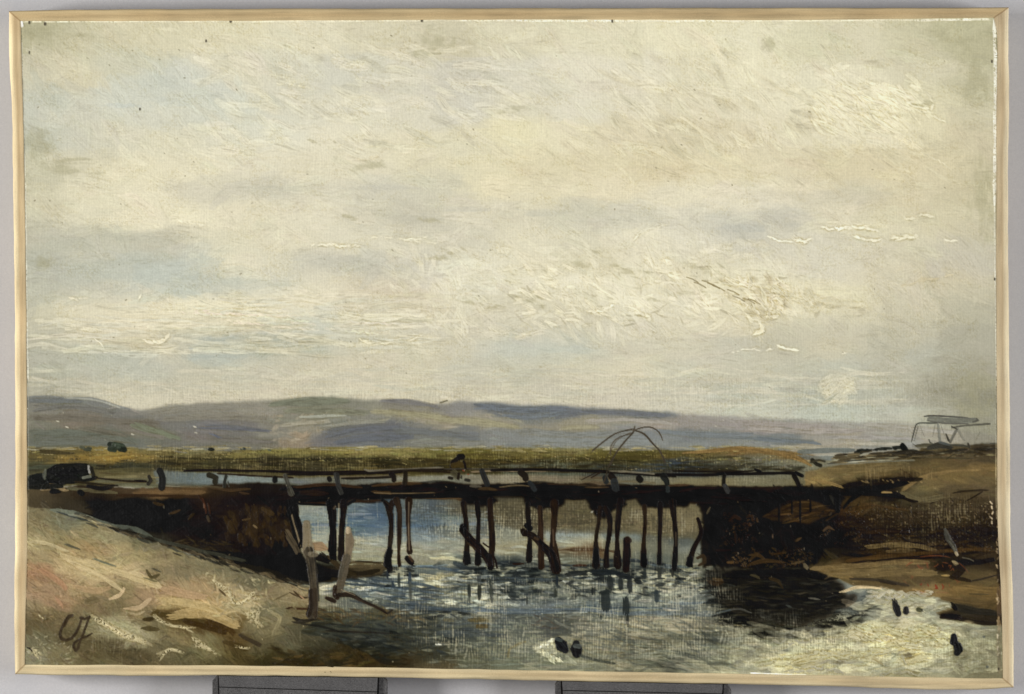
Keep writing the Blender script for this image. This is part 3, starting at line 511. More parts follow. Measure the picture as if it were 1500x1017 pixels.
# reflections of the posts
for x, y, rx, ry in [(690,834,22,5),(752,828,16,4),(776,836,14,4),(757,852,18,6),(752,872,20,8),(846,840,18,5),(895,842,26,6),(950,832,26,5),(985,836,22,5),(570,832,12,5),(602,830,14,4),(930,846,14,4),(626,896,22,5),(760,846,14,3)]:
    blob(x, y, rx, ry, (46,54,58), .75, RIV, wob=.9, hard=.3, h=.3)
scatter([(480,842),(730,842),(760,888),(560,888)], 70, (8,30), (2,5), .05, .05, .01, .85, .5, spread=.15, palette=[(190,188,168),(180,180,160),(172,176,168)], keep=[RIV], gr=.15)
scatter([(640,830),(1050,832),(1050,862),(660,862)], 60, (6,26), (2,5), .0, .05, .01, .85, .5, spread=.12, palette=[(182,178,154),(172,170,148),(160,164,156)], keep=[RIV], gr=.15)
scatter([(720,832),(1000,836),(1000,880),(720,880)], 70, (6,20), (3,7), .1, .1, .01, .75, .3, spread=.3, palette=[(36,42,44),(46,54,56),(30,34,34)], keep=[RIV])
scatter([(520,880),(700,890),(680,960),(480,960)], 60, (8,26), (2,6), .1, .1, .01, .7, .3, spread=.2, palette=[(36,40,40),(50,54,50),(58,66,68)], keep=[RIV])
for p, w, c in [([(690,892),(760,896),(850,893),(900,900)],5,(96,110,122)),([(560,884),(620,890),(690,894)],5,(80,94,106)),([(640,930),(690,926),(740,932)],7,(84,92,94)),([(900,898),(970,896),(1040,902)],4,(112,124,130)),([(500,852),(570,858),(640,866)],3,(60,74,86)),([(700,848),(760,850),(820,848)],3,(70,82,88))]:
    for _k in range(4): stroke([(x + rng.normal(0, 5), y + rng.normal(0, 2.5)) for x, y in p], w * rng.uniform(.4, .9), tuple(np.array(c) * rng.uniform(.9, 1.1)), RIV, op=.6, rag=.9, h=.3, gr=.15)
for _k in range(80):
    _x = rng.choice([570, 600, 686, 702, 720, 774, 792, 813, 873, 889, 905, 918, 943, 966, 988]) + rng.normal(0, 5); _y = 832 + abs(rng.normal(0, 12))
    stroke([(_x - rng.uniform(2, 9), _y), (_x + rng.uniform(2, 9), _y + rng.normal(0, 1.2))], rng.uniform(2, 5.5), (32, 37, 38), RIV, op=rng.uniform(.5, .9), rag=.9, h=.3)
REFL = part('painted_reflections', RIV, 'dark dashes of reflected bridge posts on the water')
for x, y, w, hh, c in [(567,842,7,10,B3),(575,856,6,8,B1),(584,850,5,20,(60,66,60)),(600,848,8,16,B1),(601,866,6,24,(92,96,86)),(687,866,9,14,(46,52,46)),(702,868,8,18,(42,44,36)),(719,866,7,14,(66,70,60)),(687,878,5,8,(104,106,92)),(718,852,8,8,(70,76,68)),(701,848,8,8,(84,90,86)),(720,878,5,10,(96,98,86)),(816,850,8,10,B3),(814,868,8,12,(58,62,52)),(893,854,14,15,(42,46,44)),(909,856,10,12,(44,48,46)),(922,858,11,17,(40,44,44)),(886,880,17,20,(44,50,48)),(917,887,15,18,(42,48,46)),(962,873,11,12,(60,70,72)),(943,866,8,8,(104,106,94)),(868,866,7,8,(38,42,40)),(880,904,8,8,(46,52,52)),(919,910,6,14,(48,50,44)),(966,840,8,14,(58,60,52)),(944,840,8,12,(50,56,54)),(985,838,6,10,(50,50,44)),(772,880,6,10,(70,74,64)),(1,1,1,1,B1)]:
    if x > 10: stroke([(x,y-hh/2),(x+.5,y+hh/2)], w*.8, c, REFL, op=.82, rag=.6, soft=1.6, h=.3)
for p, w, c in [([(830,841),(858,840)],9,(34,38,36)),([(868,838),(890,838),(905,840)],7,(36,42,44)),([(905,842),(925,846)],8,(34,38,40)),([(880,846),(884,852)],5,(40,46,48)),([(700,918),(712,918)],9,(96,78,36)),([(688,908),(714,908)],7,(98,84,44)),([(650,908),(664,909)],5,(108,100,70)),([(840,829),(858,828)],4,(70,40,24)),([(752,826),(766,826)],4,(60,34,18))]:
    stroke(p, w, c, REFL if w > 6.5 and c[0] < 50 else None, op=.8, rag=.7, h=.3)
# brown under-paint before the posts
scatter([(440,890),(600,895),(640,915),(450,912)], 70, (10,30), (2,4), .08, .08, .03, .65, .2, palette=[(92,70,32),(104,84,44),(70,52,28),(116,100,64)])
scatter([(780,902),(870,905),(860,925),(790,920)], 40, (8,22), (1.5,3), .0, .08, .03, .6, .2, palette=[(98,76,52),(104,92,72),(86,90,92)])
stroke([(752,962),(745,952),(760,944),(770,940)] if False else [(744,962),(746,952),(756,945),(769,940)], 3, (120,108,66), None, op=.8)

# ---- dark pool (reflection of the abutment)
s, a = poly([(1036,836),(1080,832),(1150,834),(1200,838),(1232,848),(1240,862),(1256,872),(1250,884),(1222,900),(1200,912),(1170,918),(1130,912),(1096,908),(1080,896),(1060,884),(1052,872),(1064,858),(1040,852)], (22,22,18), SHAD, .92, 14, 12, 4, var=.5, vs=(12,4), wa=.8)
scatter([(1040,838),(1230,846),(1240,900),(1150,925),(1080,905)], 240, (10,36), (1.5,4), .02, .15, .05, .6, .2, spread=.15, palette=[(18,19,16),(14,15,13),(30,30,24),(26,32,34),(44,42,28),(52,60,60)], keep=[SHAD])
scatter([(1040,870),(1080,905),(1170,915),(1250,890),(1270,905),(1180,935),(1060,918)], 200, (10,34), (1.5,4), .0, .15, .04, .6, .15, spread=.12, palette=[(40,38,28),(60,60,50),(84,84,70),(30,28,20),(54,44,26)], dry=.45)
scatter([(1030,842),(1060,838),(1100,912),(1180,925),(1260,900),(1262,870),(1290,890),(1230,932),(1120,935),(1060,912),(1040,880)], 230, (10,40), (1.6,4.5), .0, .15, .03, .85, .3, spread=.08, palette=[(24,24,20),(34,34,28),(46,46,38),(18,18,15)], gr=.1)
scatter([(1040,848),(1240,848),(1250,905),(1080,908)], 60, (8,30), (1.2,3), .0, .15, .03, .4, .1, spread=.1, palette=[(84,92,90),(64,70,66),(52,44,26),(96,92,72)])
for _k in range(26):
    _x = rng.uniform(1070, 1215); _y = rng.uniform(829, 846); stroke([(_x - 22, _y), (_x, _y + rng.normal(0, 1)), (_x + 22, _y + 1)], rng.uniform(4, 8), (24, 23, 18), SHAD, op=.75, rag=.9)
blob(1268, 876, 20, 12, (100,108,108), .7, wob=.6); blob(1250, 890, 14, 12, (70,78,80), .6, wob=.7)
for p, w, c in [([(1038,852),(1050,856),(1058,853)],8,(70,44,18)),([(1044,848),(1058,850)],4,(110,80,40)),([(1128,848),(1140,852),(1146,862)],5,(70,52,24)),([(1185,876),(1200,878)],3,(110,120,118)),([(1150,886),(1160,890)],3,(70,90,96)),([(1100,842),(1112,846)],5,(84,78,50)),([(1050,898),(1080,892),(1100,898)],2.5,(92,104,110)),([(1170,870),(1182,868)],2,(74,70,52))]:
    stroke(p, w, c, None, op=.75, rag=.8)

# ---- left bank and abutment
bankp = [(26,708),(90,716),(120,712),(200,716),(300,712),(380,708),(434,712),(436,740),(424,744),(430,776),(440,810),(452,824),(480,830),(520,832),(565,832),(560,842),(520,846),(480,852),(440,856),(400,848),(350,832),(300,816),(250,804),(200,790),(165,775),(140,762),(100,748),(70,745),(26,746)]
poly(bankp, (26,22,14), BANK, 1, 2.5, 12, 2, var=.35, wa=.6)
bs = sl(26, 690, 570, 860)
bm = polymask(bankp, bs, 2.0, 12, 1)
bank = [(40,722,96,88,62),(60,735,86,80,58),(90,725,70,60,42),(100,740,64,60,46),(75,712,118,104,78),(130,718,62,42,22),(160,720,78,54,34),(180,718,94,72,48),(230,717,132,98,62),(280,718,116,84,48),(330,718,60,40,20),(380,716,38,30,18),(420,716,40,32,20),(150,735,24,22,16),(200,740,20,20,16),(260,740,20,18,12),(300,735,52,32,16),(340,735,40,24,10),(390,735,34,22,10),(180,760,20,21,18),(240,765,20,20,16),(300,760,36,26,14),(350,760,52,34,10),(370,770,60,38,10),(390,750,66,44,14),(400,780,60,40,12),(420,750,22,18,12),(340,780,46,30,10),(300,782,28,20,10),(270,788,40,28,14),(330,798,42,30,12),(380,805,36,26,10),(300,806,46,40,24),(430,800,20,18,12),(410,820,22,20,14),(460,835,16,16,12),(500,838,56,50,34),(540,832,90,84,58),(440,850,34,34,26),(380,835,36,36,28),(240,795,50,54,48),(170,772,26,28,26)]
field(bank, bs, bm, 18, 7, 6, BANK)
scatter([(130,735),(420,735),(440,820),(300,815),(160,770)], 520, (8,30), (2,6), .15, .14, .05, .6, .2, spread=.5, keep=[BANK])
scatter([(340,745),(420,745),(420,800),(330,800)], 110, (6,16), (5,10), 1.4, .1, .04, .6, .3, spread=.3, palette=[(70,46,12),(84,56,18),(50,32,10),(92,66,26),(30,20,8)], keep=[BANK])
scatter([(250,785),(330,790),(360,825),(290,812)], 70, (10,26), (1.5,3), .2, .1, .03, .6, .2, palette=[(96,84,50),(70,56,24),(40,32,16)], keep=[BANK])
for p, w, c in [([(296,728),(300,740),(302,752)],3,(110,44,34)),([(299,738),(299,744)],2.4,(160,96,84)),([(290,724),(296,734)],3,(80,30,22)),([(305,738),(308,752)],3,(84,36,28)),([(226,737),(238,740)],5,(84,56,20)),([(250,752),(262,748)],5,(88,60,28)),([(276,760),(284,752)],4,(70,52,28)),([(240,742),(240,744)],3,(100,110,110)),([(304,756),(306,764)],4,(86,74,62)),([(330,758),(342,780)],8,(74,50,16)),([(372,744),(374,786)],10,(66,44,14)),([(386,746),(398,752)],10,(80,56,20)),([(356,762),(366,760)],3,(110,86,50)),([(372,770),(376,773)],3.4,(150,130,90)),([(310,715),(340,718),(366,716)],4,(92,62,34)),([(352,722),(364,724)],4,(88,56,40)),([(195,722),(240,721),(300,722)],5,(134,98,58)),([(170,726),(220,726),(300,728)],4,(70,38,16)),([(262,712),(300,713),(330,714)],3,(96,92,70)),([(236,712),(300,714)],2,(130,124,100))]:
    stroke(p, w, c, None, op=.8, rag=.7, h=.3)
stroke([(300,812),(380,822),(440,842),(480,846)], 14, (20,19,14), BANK, op=.9, rag=.5); stroke([(330,832),(380,846),(420,852)], 6, (50,50,42), BANK, op=.6, rag=.6)
stroke([(428,742),(434,770),(440,796)], 16, (16,15,12), BANK, op=.9, rag=.4); stroke([(420,780),(430,796),(436,808)], 9, (84,80,70), BANK, op=.75, rag=.9, col2=(120,114,100)); stroke([(425,745),(430,765),(436,785),(440,800)], 2.2, (150,146,130), BANK, op=.85); stroke([(430,744),(436,770),(441,792),(438,800)], 3, (14,14,12), BANK)
for p, w, c in [([(512,824),(545,824),(560,828)],4,(104,98,70)),([(510,830),(540,830),(566,832)],6,(96,90,62)),([(505,838),(530,840),(555,836)],7,(40,34,18)),([(480,816),(490,824),(500,834)],9,(70,56,30)),([(470,812),(478,818)],7,(32,38,44)),([(455,812),(480,822)],9,(18,18,15)),([(500,836),(520,842)],5,(60,50,26)),([(520,822),(565,825)],2,(60,54,34)),([(455,836),(500,842)],12,(24,24,18))]:
    stroke(p, w, c, BANK, op=.88, rag=.6, h=.3)
stroke([(457,800),(470,801),(478,804)], [10,13,5], (150,124,92), part('painted_boulder', RIV, 'small flat pinkish beige patch behind the pale post'), op=.95, rag=.3, h=.4)
# grey top of the far left bank
for p, w, c in [([(40,686),(70,684),(100,680)],5,(72,80,68)),([(40,697),(90,695)],5,(108,106,80)),([(60,700),(100,700)],4,(96,92,66)),([(140,705),(200,703),(230,706)],5,(94,96,80)),([(150,700),(200,698),(238,700)],3,(120,114,86)),([(100,716),(150,720),(170,722)],5,(92,90,68)),([(170,710),(230,712)],6,(92,96,80)),([(160,690),(220,688)],8,(92,88,60)),([(170,680),(225,683)],7,(62,64,50))]:
    stroke(p, w, c, MEAD, op=.75, rag=.8)
for p, w, c in [([(62,716),(72,709),(84,712),(94,718)],7,(150,136,104)),([(60,718),(80,716),(100,719)],3,(160,146,114))]:
    stroke(p, w, c, BANK, op=.9, rag=.6, h=.5)
stroke([(76,720),(86,720)], 8, (26,22,16), BANK, rag=.5); stroke([(117,721),(120,723)], 7, (20,17,12), BANK); stroke([(64,735),(70,748),(66,755)], 9, (74,72,62), BANK, op=.75, rag=.8)
BUSH = part('painted_bush', MEAD, 'small dark rounded bush on the yellow meadow', 'small dark bushes on the meadow')
def bush(x, y, rx, ry, pid, c=(44,50,40), n=9):
    for k in range(n):
        a = rng.uniform(-1, 1); b = rng.uniform(-.8, .8)
        stroke([(x + a * rx * .7 - rx * .25, y + b * ry * .6), (x + a * rx * .7 + rx * .25, y + b * ry * .6 + 1)], ry * .9, tuple(np.array(c) * rng.uniform(.6, 1.5)), pid, rag=.3, h=.3)
bush(171, 655, 13, 8, BUSH)
for x, y, rx, ry, c in [(126,657,9,4,(70,72,56)),(312,659,7,4,(52,56,46)),(356,657,4,2,(60,66,60)),(395,659,3,1.6,(80,84,66))]:
    bush(x, y, rx, ry, part('painted_bush', MEAD, {126:'faint dark olive bush left of the rounded one',312:'small dark bush at the left of the pale meadow stretch',356:'tiny grey-green bush in the middle of the meadow',395:'faintest speck of a bush nearest the bridge'}[x], 'small dark bushes on the meadow'), c, 5)
MASS = part('painted_hedge', BANK, 'black clump with a squared right end at the far left')
for p, w, c in [([(72,694),(90,688),(124,688)],20,(20,20,18)),([(76,700),(120,696)],20,(16,16,14)),([(42,706),(60,702),(64,708)],18,(22,24,22)),([(90,706),(120,702),(140,700)],8,(22,22,18)),([(40,714),(90,712)],7,(26,26,22)),([(84,684),(124,683),(130,686)],6,(22,22,18))]:
    stroke(p, w, c, MASS, rag=.35, h=.25)
scatter([(42,696),(128,682),(128,708),(42,716)], 40, (8,18), (3,6), .1, .2, .03, .7, .3, palette=[(16,16,14),(30,31,28),(24,26,22)], pid=MASS)
stroke([(66,690),(65,700)], 7, (86,88,74), MASS, op=.8, rag=.7); stroke([(130,683),(131,693)], 5, (158,156,148), MASS, op=.95, rag=.5, h=.7); stroke([(134,686),(137,696)], 5, (34,32,24), MASS); stroke([(122,700),(132,698)], 4, (120,122,106), MASS, op=.8)
for p, w, c in [([(140,700),(175,704),(215,706)],2.6,(40,30,20)),([(128,712),(150,716),(165,712)],6,(26,22,14)),([(110,706),(150,710),(172,712)],3,(40,32,20)),([(197,704),(214,705)],4,(34,24,16)),([(96,716),(128,716)],3,(96,96,78))]:
    stroke(p, w, c, None, op=.9, rag=.6)

# ---- sandbank
sp = [(26,742),(70,745),(100,750),(140,764),(175,780),(215,792),(260,806),(320,820),(380,842),(420,856),(462,862),(464,890),(455,912),(440,925),(470,935),(520,950),(560,970),(600,985),(600,1000),(26,1000)]
ss_ = sl(26, 735, 605, 1000)
sm = polymask(sp, ss_, 4, 16, 1)
sand = [(45,755,112,106,82),(60,775,124,116,88),(90,762,108,108,90),(110,758,96,104,94),(130,775,126,120,94),(160,785,124,120,96),(80,800,128,120,88),(140,805,138,120,88),(50,795,152,144,116),(60,815,138,126,98),(110,815,150,136,104),(160,812,142,132,102),(200,805,140,130,98),(240,820,120,112,86),(210,795,100,98,80),(300,830,112,108,86),(260,838,116,108,86),(340,838,108,106,86),(380,850,96,94,76),(320,850,124,116,92),
 (60,840,144,114,90),(60,865,138,118,96),(90,850,140,120,96),(100,835,158,144,112),(130,835,160,148,116),(160,840,156,142,112),(200,845,152,140,112),(240,850,136,120,94),(120,860,148,132,104),(150,870,132,118,90),(180,865,124,114,84),(210,870,142,122,98),(250,866,146,124,100),(280,870,144,126,98),(300,860,140,122,94),(230,845,116,108,84),(90,880,142,118,94),(50,890,128,116,92),(130,885,118,106,80),(170,885,110,100,74),(200,895,122,110,84),(260,885,150,134,98),(300,885,156,138,100),(320,895,148,136,104),(340,870,142,130,104),(360,880,152,144,116),(400,870,120,112,88),(440,870,128,118,94),(400,900,108,106,84),(440,900,104,96,70),(380,920,112,106,80),
 (50,915,98,88,62),(90,910,106,96,70),(60,940,104,102,82),(100,930,92,84,58),(140,915,116,112,88),(170,920,140,140,116),(200,935,136,134,112),(170,945,86,78,54),(130,955,92,84,58),(90,960,112,106,80),(50,965,120,120,102),(200,960,86,78,54),(240,950,104,98,74),(230,915,104,98,74),(260,905,84,66,30),(300,910,82,66,34),(280,925,92,78,48),(260,930,122,112,80),(300,940,112,108,78),(330,915,98,82,46),(340,940,88,72,38),(310,955,110,106,76),(270,960,92,88,62),(350,965,78,68,36),(320,975,84,78,50),(380,945,96,90,66),(400,960,64,58,28),(380,975,58,52,24),(430,945,92,90,70),(450,930,82,80,62),(460,950,60,60,44),(440,970,56,48,22),(500,960,58,50,26),(540,975,60,48,22),(500,980,50,42,18),(450,985,50,44,20),(570,985,70,60,36),(240,980,94,86,60),(150,978,96,90,64),(60,985,116,114,94)]
field(sand, ss_, sm, 16, 9, 8, SAND)
def sandang(x, y): return .42 + .15 * math.sin(x / 40)
scatter(sp, 500, (14,44), (5,12), sandang, .05, .015, .6, .4, spread=.4, keep=[SAND], st=.2, gr=.2)
scatter(sp, 1500, (6,22), (2,6), sandang, .07, .02, .6, .5, spread=.5, keep=[SAND], st=.25, gr=.2)
S = [([(75,747),(110,752),(140,762),(170,772)],6,(96,108,102)),([(84,750),(110,758),(135,764)],2.6,(52,60,64)),([(100,754),(120,756),(136,758)],4,(120,128,118)),([(130,762),(150,768),(168,772)],3,(150,146,118)),([(165,770),(200,776),(222,786)],6,(82,92,86)),([(175,776),(200,784),(230,792)],3,(40,48,50)),([(205,784),(250,796),(290,806),(360,822)],5,(60,64,56)),([(94,797),(118,805)],3,(70,72,62)),([(136,818),(170,830)],2.4,(86,94,84)),
 ([(90,815),(130,825),(180,840),(230,858)],9,(160,148,116)),([(100,822),(150,845),(180,866)],6,(162,150,120)),([(190,838),(220,848),(236,860)],5,(164,152,122)),([(45,793),(70,797),(100,808)],5,(154,146,118)),([(48,800),(80,804)],4,(130,122,94)),
 ([(160,878),(175,872),(182,862)],5,(168,150,124)),([(184,892),(205,890),(220,878)],6,(160,142,118)),([(188,897),(200,900),(212,896)],3,(150,138,112)),([(60,835),(84,850),(96,862)],7,(148,112,88)),([(82,876),(92,890)],6,(146,112,90)),([(240,862),(270,870),(300,874)],12,(150,126,100)),([(110,860),(140,866),(160,862)],8,(148,126,98)),([(128,880),(140,878)],10,(100,90,64)),
 ([(215,836),(222,846),(232,842)],5,(74,66,38)),([(222,832),(236,838)],3,(66,64,50)),([(210,846),(230,852)],3,(96,92,64)),
 ([(224,898),(260,904),(290,912),(320,916)],10,(76,62,24)),([(270,910),(300,918),(330,926)],8,(64,46,16)),([(212,908),(225,906)],7,(58,46,18)),([(208,920),(232,922)],7,(74,64,34)),([(305,912),(330,918),(340,926)],11,(70,50,18)),([(330,940),(360,950)],8,(70,56,24)),([(350,930),(380,945)],6,(60,50,36)),
 ([(250,902),(300,898),(345,915)],14,(156,138,98)),([(250,880),(290,886),(330,898)],10,(158,142,104))]
for p, w, c in S:
    stroke(p, w, c, SAND if w > 3 else None, op=.8, st=.18, rag=.7, h=.45)
WHT = (182,178,152)
for p, w in [([(138,906),(160,918),(185,930),(215,942)],13),([(150,914),(176,926),(200,934)],8),([(222,899),(236,910),(252,918)],7),([(250,917),(268,920),(285,925)],5),([(312,850),(322,860),(335,870),(345,885)],9),([(336,878),(350,884),(372,876),(380,880)],7),([(350,858),(356,866)],6),([(360,870),(374,872)],8),([(280,936),(295,942),(315,956)],8),([(284,946),(300,950)],5),([(232,962),(250,952),(268,956)],6),([(345,945),(366,950)],5),([(296,838),(304,841)],4),([(55,900),(64,906)],5),([(46,950),(60,965)],8),([(358,898),(372,900),(366,908)],7),([(380,894),(376,910),(384,918)],6)]:
    for _k in range(3): stroke([(x + rng.normal(0, 2), y + rng.normal(0, 2)) for x, y in p], w * rng.uniform(.35, .75), tuple(np.array(WHT) * rng.uniform(.9, 1.06)), SAND, op=.7, st=.15, rag=1.1, h=.6, soft=1.8, col2=(146,138,110), dry=.36, gr=.15)
scatter([(30,890),(180,890),(240,985),(30,985)], 300, (3,9), (1.5,3), .4, .12, .03, .6, .5, spread=1.2, keep=[SAND], palette=None)
scatter([(40,930),(110,930),(110,980),(40,980)], 70, (3,8), (1.5,3.5), .4, .1, .02, .6, .6, spread=1.4, palette=[(150,148,130),(128,126,100),(96,90,66),(160,160,148)])
scatter([(300,840),(400,850),(400,925),(320,910)], 90, (4,14), (2,4), .4, .1, .02, .6, .5, spread=1.0, palette=[(166,160,130),(150,140,110),(118,112,88),(132,124,100)])
for p, w, c in [([(430,866),(442,876),(450,876)],3,(60,44,26)),([(424,868),(436,874)],3,(70,52,34)),([(418,892),(428,890)],5,(58,36,22)),([(400,880),(425,868)],2,(90,80,56)),([(436,892),(450,892)],5,(64,40,24)),([(320,862),(330,872)],3,(80,64,40)),([(438,872),(446,878)],4,(150,120,96)),([(395,898),(410,905),(400,930)],6,(128,122,94)),([(476,924),(520,926),(575,928)],2.4,(50,40,30)),([(440,914),(470,918),(500,926)],3,(44,42,36))]:
    stroke(p, w, c, None, op=.8, rag=.8)
scatter([(400,950),(600,955),(600,982),(400,982)], 120, (8,26), (3,6), .1, .12, .04, .6, .35, palette=[(58,48,18),(72,58,22),(46,40,18),(88,74,36),(50,46,32)])
for (x, y) in [(640,944),(644,944),(441,910)]:
    stroke([(x-1.5,y),(x+1.5,y+.5)], 2.2, (214,210,196), None, h=.5, op=.9)

for _k in range(90):      # the ragged lip where sand meets the dark bank
    _t = rng.random(); _x = 110 + 340 * _t; _y = np.interp(_x, [110, 165, 250, 350, 450], [752, 773, 803, 832, 857]) + rng.normal(0, 3)
    stroke([(_x - 7, _y - 2), (_x, _y + rng.normal(0, 1.5)), (_x + 9, _y + 4)], rng.uniform(2, 5), [(36, 34, 28), (96, 92, 74), (120, 112, 86), (54, 58, 54)][rng.integers(0, 4)], None, op=rng.uniform(.5, .85), rag=.9, h=.35)

# ---- right shore
shp = [(1180,690),(1215,684),(1240,679),(1300,674),(1340,668),(1350,656),(1400,652),(1476,650),(1476,916),(1440,916),(1420,906),(1400,908),(1380,902),(1370,896),(1392,892),(1400,886),(1380,876),(1330,870),(1300,862),(1250,860),(1235,850),(1190,834),(1176,828),(1100,826),(1040,826),(1036,790),(1030,760),(1040,735),(1120,715),(1180,712)]
shs = sl(1020, 645, 1476, 925)
shm = polymask(shp, shs, 2.5, 14, 1)
shore = [(1200,694,112,102,72),(1240,690,104,94,64),(1300,688,100,90,60),(1360,685,104,90,58),(1400,675,96,84,56),(1440,668,80,72,54),(1340,675,84,76,52),(1450,658,66,60,48),(1400,658,88,82,62),(1230,700,112,100,68),(1300,697,106,90,56),(1200,702,130,114,76),(1440,690,112,96,62),(1400,698,112,98,62),(1360,706,110,98,66),(1440,705,104,92,64),(1340,718,104,98,70),(1330,728,92,88,66),(1400,718,90,80,58),(1450,720,92,82,62),(1260,712,40,34,20),(1300,706,40,32,20),(1240,716,30,28,18),(1280,720,26,22,14),(1320,704,46,38,24),(1310,722,34,26,14),(1260,728,56,42,24),(1300,730,30,24,14),(1250,740,84,66,36),(1230,745,66,44,20),(1270,735,90,74,46),
 (1300,745,74,60,38),(1340,740,66,60,44),(1380,740,84,76,56),(1420,740,74,64,46),(1450,745,66,56,42),(1290,760,56,44,26),(1340,760,64,54,38),(1400,760,66,56,38),(1440,765,52,42,28),(1250,765,48,34,16),(1210,760,36,26,14),(1300,780,46,36,22),(1350,775,50,42,28),(1250,785,28,24,16),(1400,785,36,28,18),(1440,790,40,32,22),(1310,800,84,72,48),(1350,798,80,66,42),(1270,800,38,32,22),(1240,805,34,32,24),(1400,805,52,38,20),(1440,808,70,58,38),(1290,812,86,68,38),(1250,818,60,46,24),(1340,812,72,52,26),(1400,818,44,38,26),(1260,832,100,88,58),(1300,832,104,92,64),(1350,835,94,82,56),(1220,836,118,100,66),(1390,832,50,40,24),(1420,838,86,76,50),(1450,845,92,80,54),(1440,828,60,50,34),(1290,848,96,84,56),(1340,850,92,80,56),(1400,850,90,78,50),(1400,865,114,94,56),(1440,870,108,90,54),(1360,868,134,116,80),(1420,880,96,82,52),(1380,885,110,98,64),(1420,896,60,58,50),(1450,905,50,42,30),(1400,905,50,42,26),(1450,890,90,74,44),
 (1060,760,22,18,12),(1100,755,18,16,12),(1060,800,22,18,12),(1100,790,18,17,13),(1140,780,18,16,12),(1180,790,18,17,13),(1220,790,22,20,15),(1080,820,34,24,12),(1120,815,70,48,20),(1150,820,64,46,22),(1190,822,52,46,28),(1100,735,22,20,14),(1160,722,20,18,12),(1200,722,26,24,18),(1060,740,22,20,14),(1220,735,30,28,20)]
field(shore, shs, shm, 17, 6.5, 6, SHORE)
scatter(shp, 900, (10,36), (2,6), .0, .10, .03, .6, .25, spread=.3, keep=[SHORE])
rough = [(1240,745),(1300,740),(1370,728),(1455,730),(1455,810),(1260,815)]
scatter(rough, 700, (4,16), (1.5,3.5), .1, .2, .04, .7, .4, spread=.8, keep=[SHORE], palette=[(84,74,52),(60,48,30),(40,30,18),(100,90,66),(116,108,84),(30,22,14),(72,52,26)], dry=.42)
scatter([(1280,745),(1455,735),(1455,780),(1300,785)], 300, (2,6), (1.2,2.4), 1.5, .12, .03, .7, .5, spread=.7, palette=[(150,142,112),(128,118,88),(104,94,66)], dry=.5)
scatter([(1250,775),(1460,775),(1460,815),(1250,815)], 120, (20,60), (2,5), .02, .12, .03, .7, .3, spread=.15, palette=[(30,22,14),(44,32,18),(66,48,24),(24,20,14)], keep=[SHORE])
for p, w, c in [([(1270,802),(1300,798),(1340,800),(1370,806)],7,(112,98,66)),([(1300,808),(1340,806)],5,(96,80,50)),([(1240,822),(1290,815),(1340,812),(1400,806),(1450,804)],5,(84,60,28)),([(1240,828),(1290,823),(1330,818),(1380,815)],6,(34,24,12)),([(1160,812),(1200,806),(1225,818)],6,(60,54,36)),
 ([(1188,833),(1240,830),(1310,824),(1360,824)],7,(120,104,70)),([(1210,838),(1260,840),(1320,838),(1370,840)],10,(112,98,66)),([(1245,848),(1290,850),(1330,858)],4,(60,54,46)),([(1290,852),(1312,856)],4,(50,44,40)),([(1375,832),(1400,828),(1410,834),(1400,842)],12,(40,30,16)),([(1390,845),(1420,850)],6,(44,34,22)),([(1380,843),(1390,843)],3,(150,130,84)),([(1420,852),(1440,848),(1462,842)],2.4,(50,44,40)),([(1400,824),(1430,824),(1455,820)],8,(26,22,16)),
 ([(1230,868),(1260,860),(1290,862)],4,(196,186,160)),([(1400,862),(1440,866),(1462,866)],12,(116,96,56)),([(1400,888),(1420,894),(1440,896),(1462,900)],10,(44,44,40)),([(1378,904),(1390,903),(1404,905)],9,(26,18,12)),([(1404,906),(1430,912),(1462,914)],7,(36,28,18)),([(1395,886),(1400,892)],8,(24,22,20)),([(1420,870),(1450,871)],2,(80,72,50)),([(1380,876),(1400,880),(1440,884),(1462,878)],5,(96,80,50)),
 ([(1216,690),(1260,688),(1320,684)],8,(110,98,66)),([(1190,702),(1215,708),(1235,714)],4,(136,116,74)),([(1320,720),(1350,700),(1400,690),(1462,686)],5,(122,104,68)),([(1322,722),(1344,732),(1380,728)],8,(100,96,72)),([(1235,712),(1290,704),(1350,702)],6,(34,28,18)),([(1240,718),(1290,714),(1330,708)],8,(22,20,14)),([(1260,722),(1300,724),(1322,728)],8,(26,20,12)),([(1320,728),(1336,734),(1344,735)],5,(30,24,16)),([(1292,721),(1306,721)],3,(150,128,84)),([(1262,738),(1290,742),(1330,748)],3,(80,60,34)),([(1396,722),(1420,719),(1448,718)],3,(50,40,28)),([(1414,735),(1430,726),(1440,720)],2.4,(40,30,20)),([(1240,750),(1256,745),(1275,742)],5,(80,58,28))]:
    stroke(p, w, c, SHORE, op=.85, rag=.7, h=.3)
for x in rng.uniform(1262, 1372, 26):
    y = rng.uniform(682, 692); stroke([(x, y), (x + .5, y + rng.uniform(6, 14))], 1.1, (142,124,86), None, op=.35, h=.2)
for x in rng.uniform(1262, 1350, 12):
    y = 704 + rng.uniform(-2, 3); stroke([(x, y), (x + rng.uniform(1, 3), y + 1)], 1.6, (150,130,92), None, op=.65, h=.3)
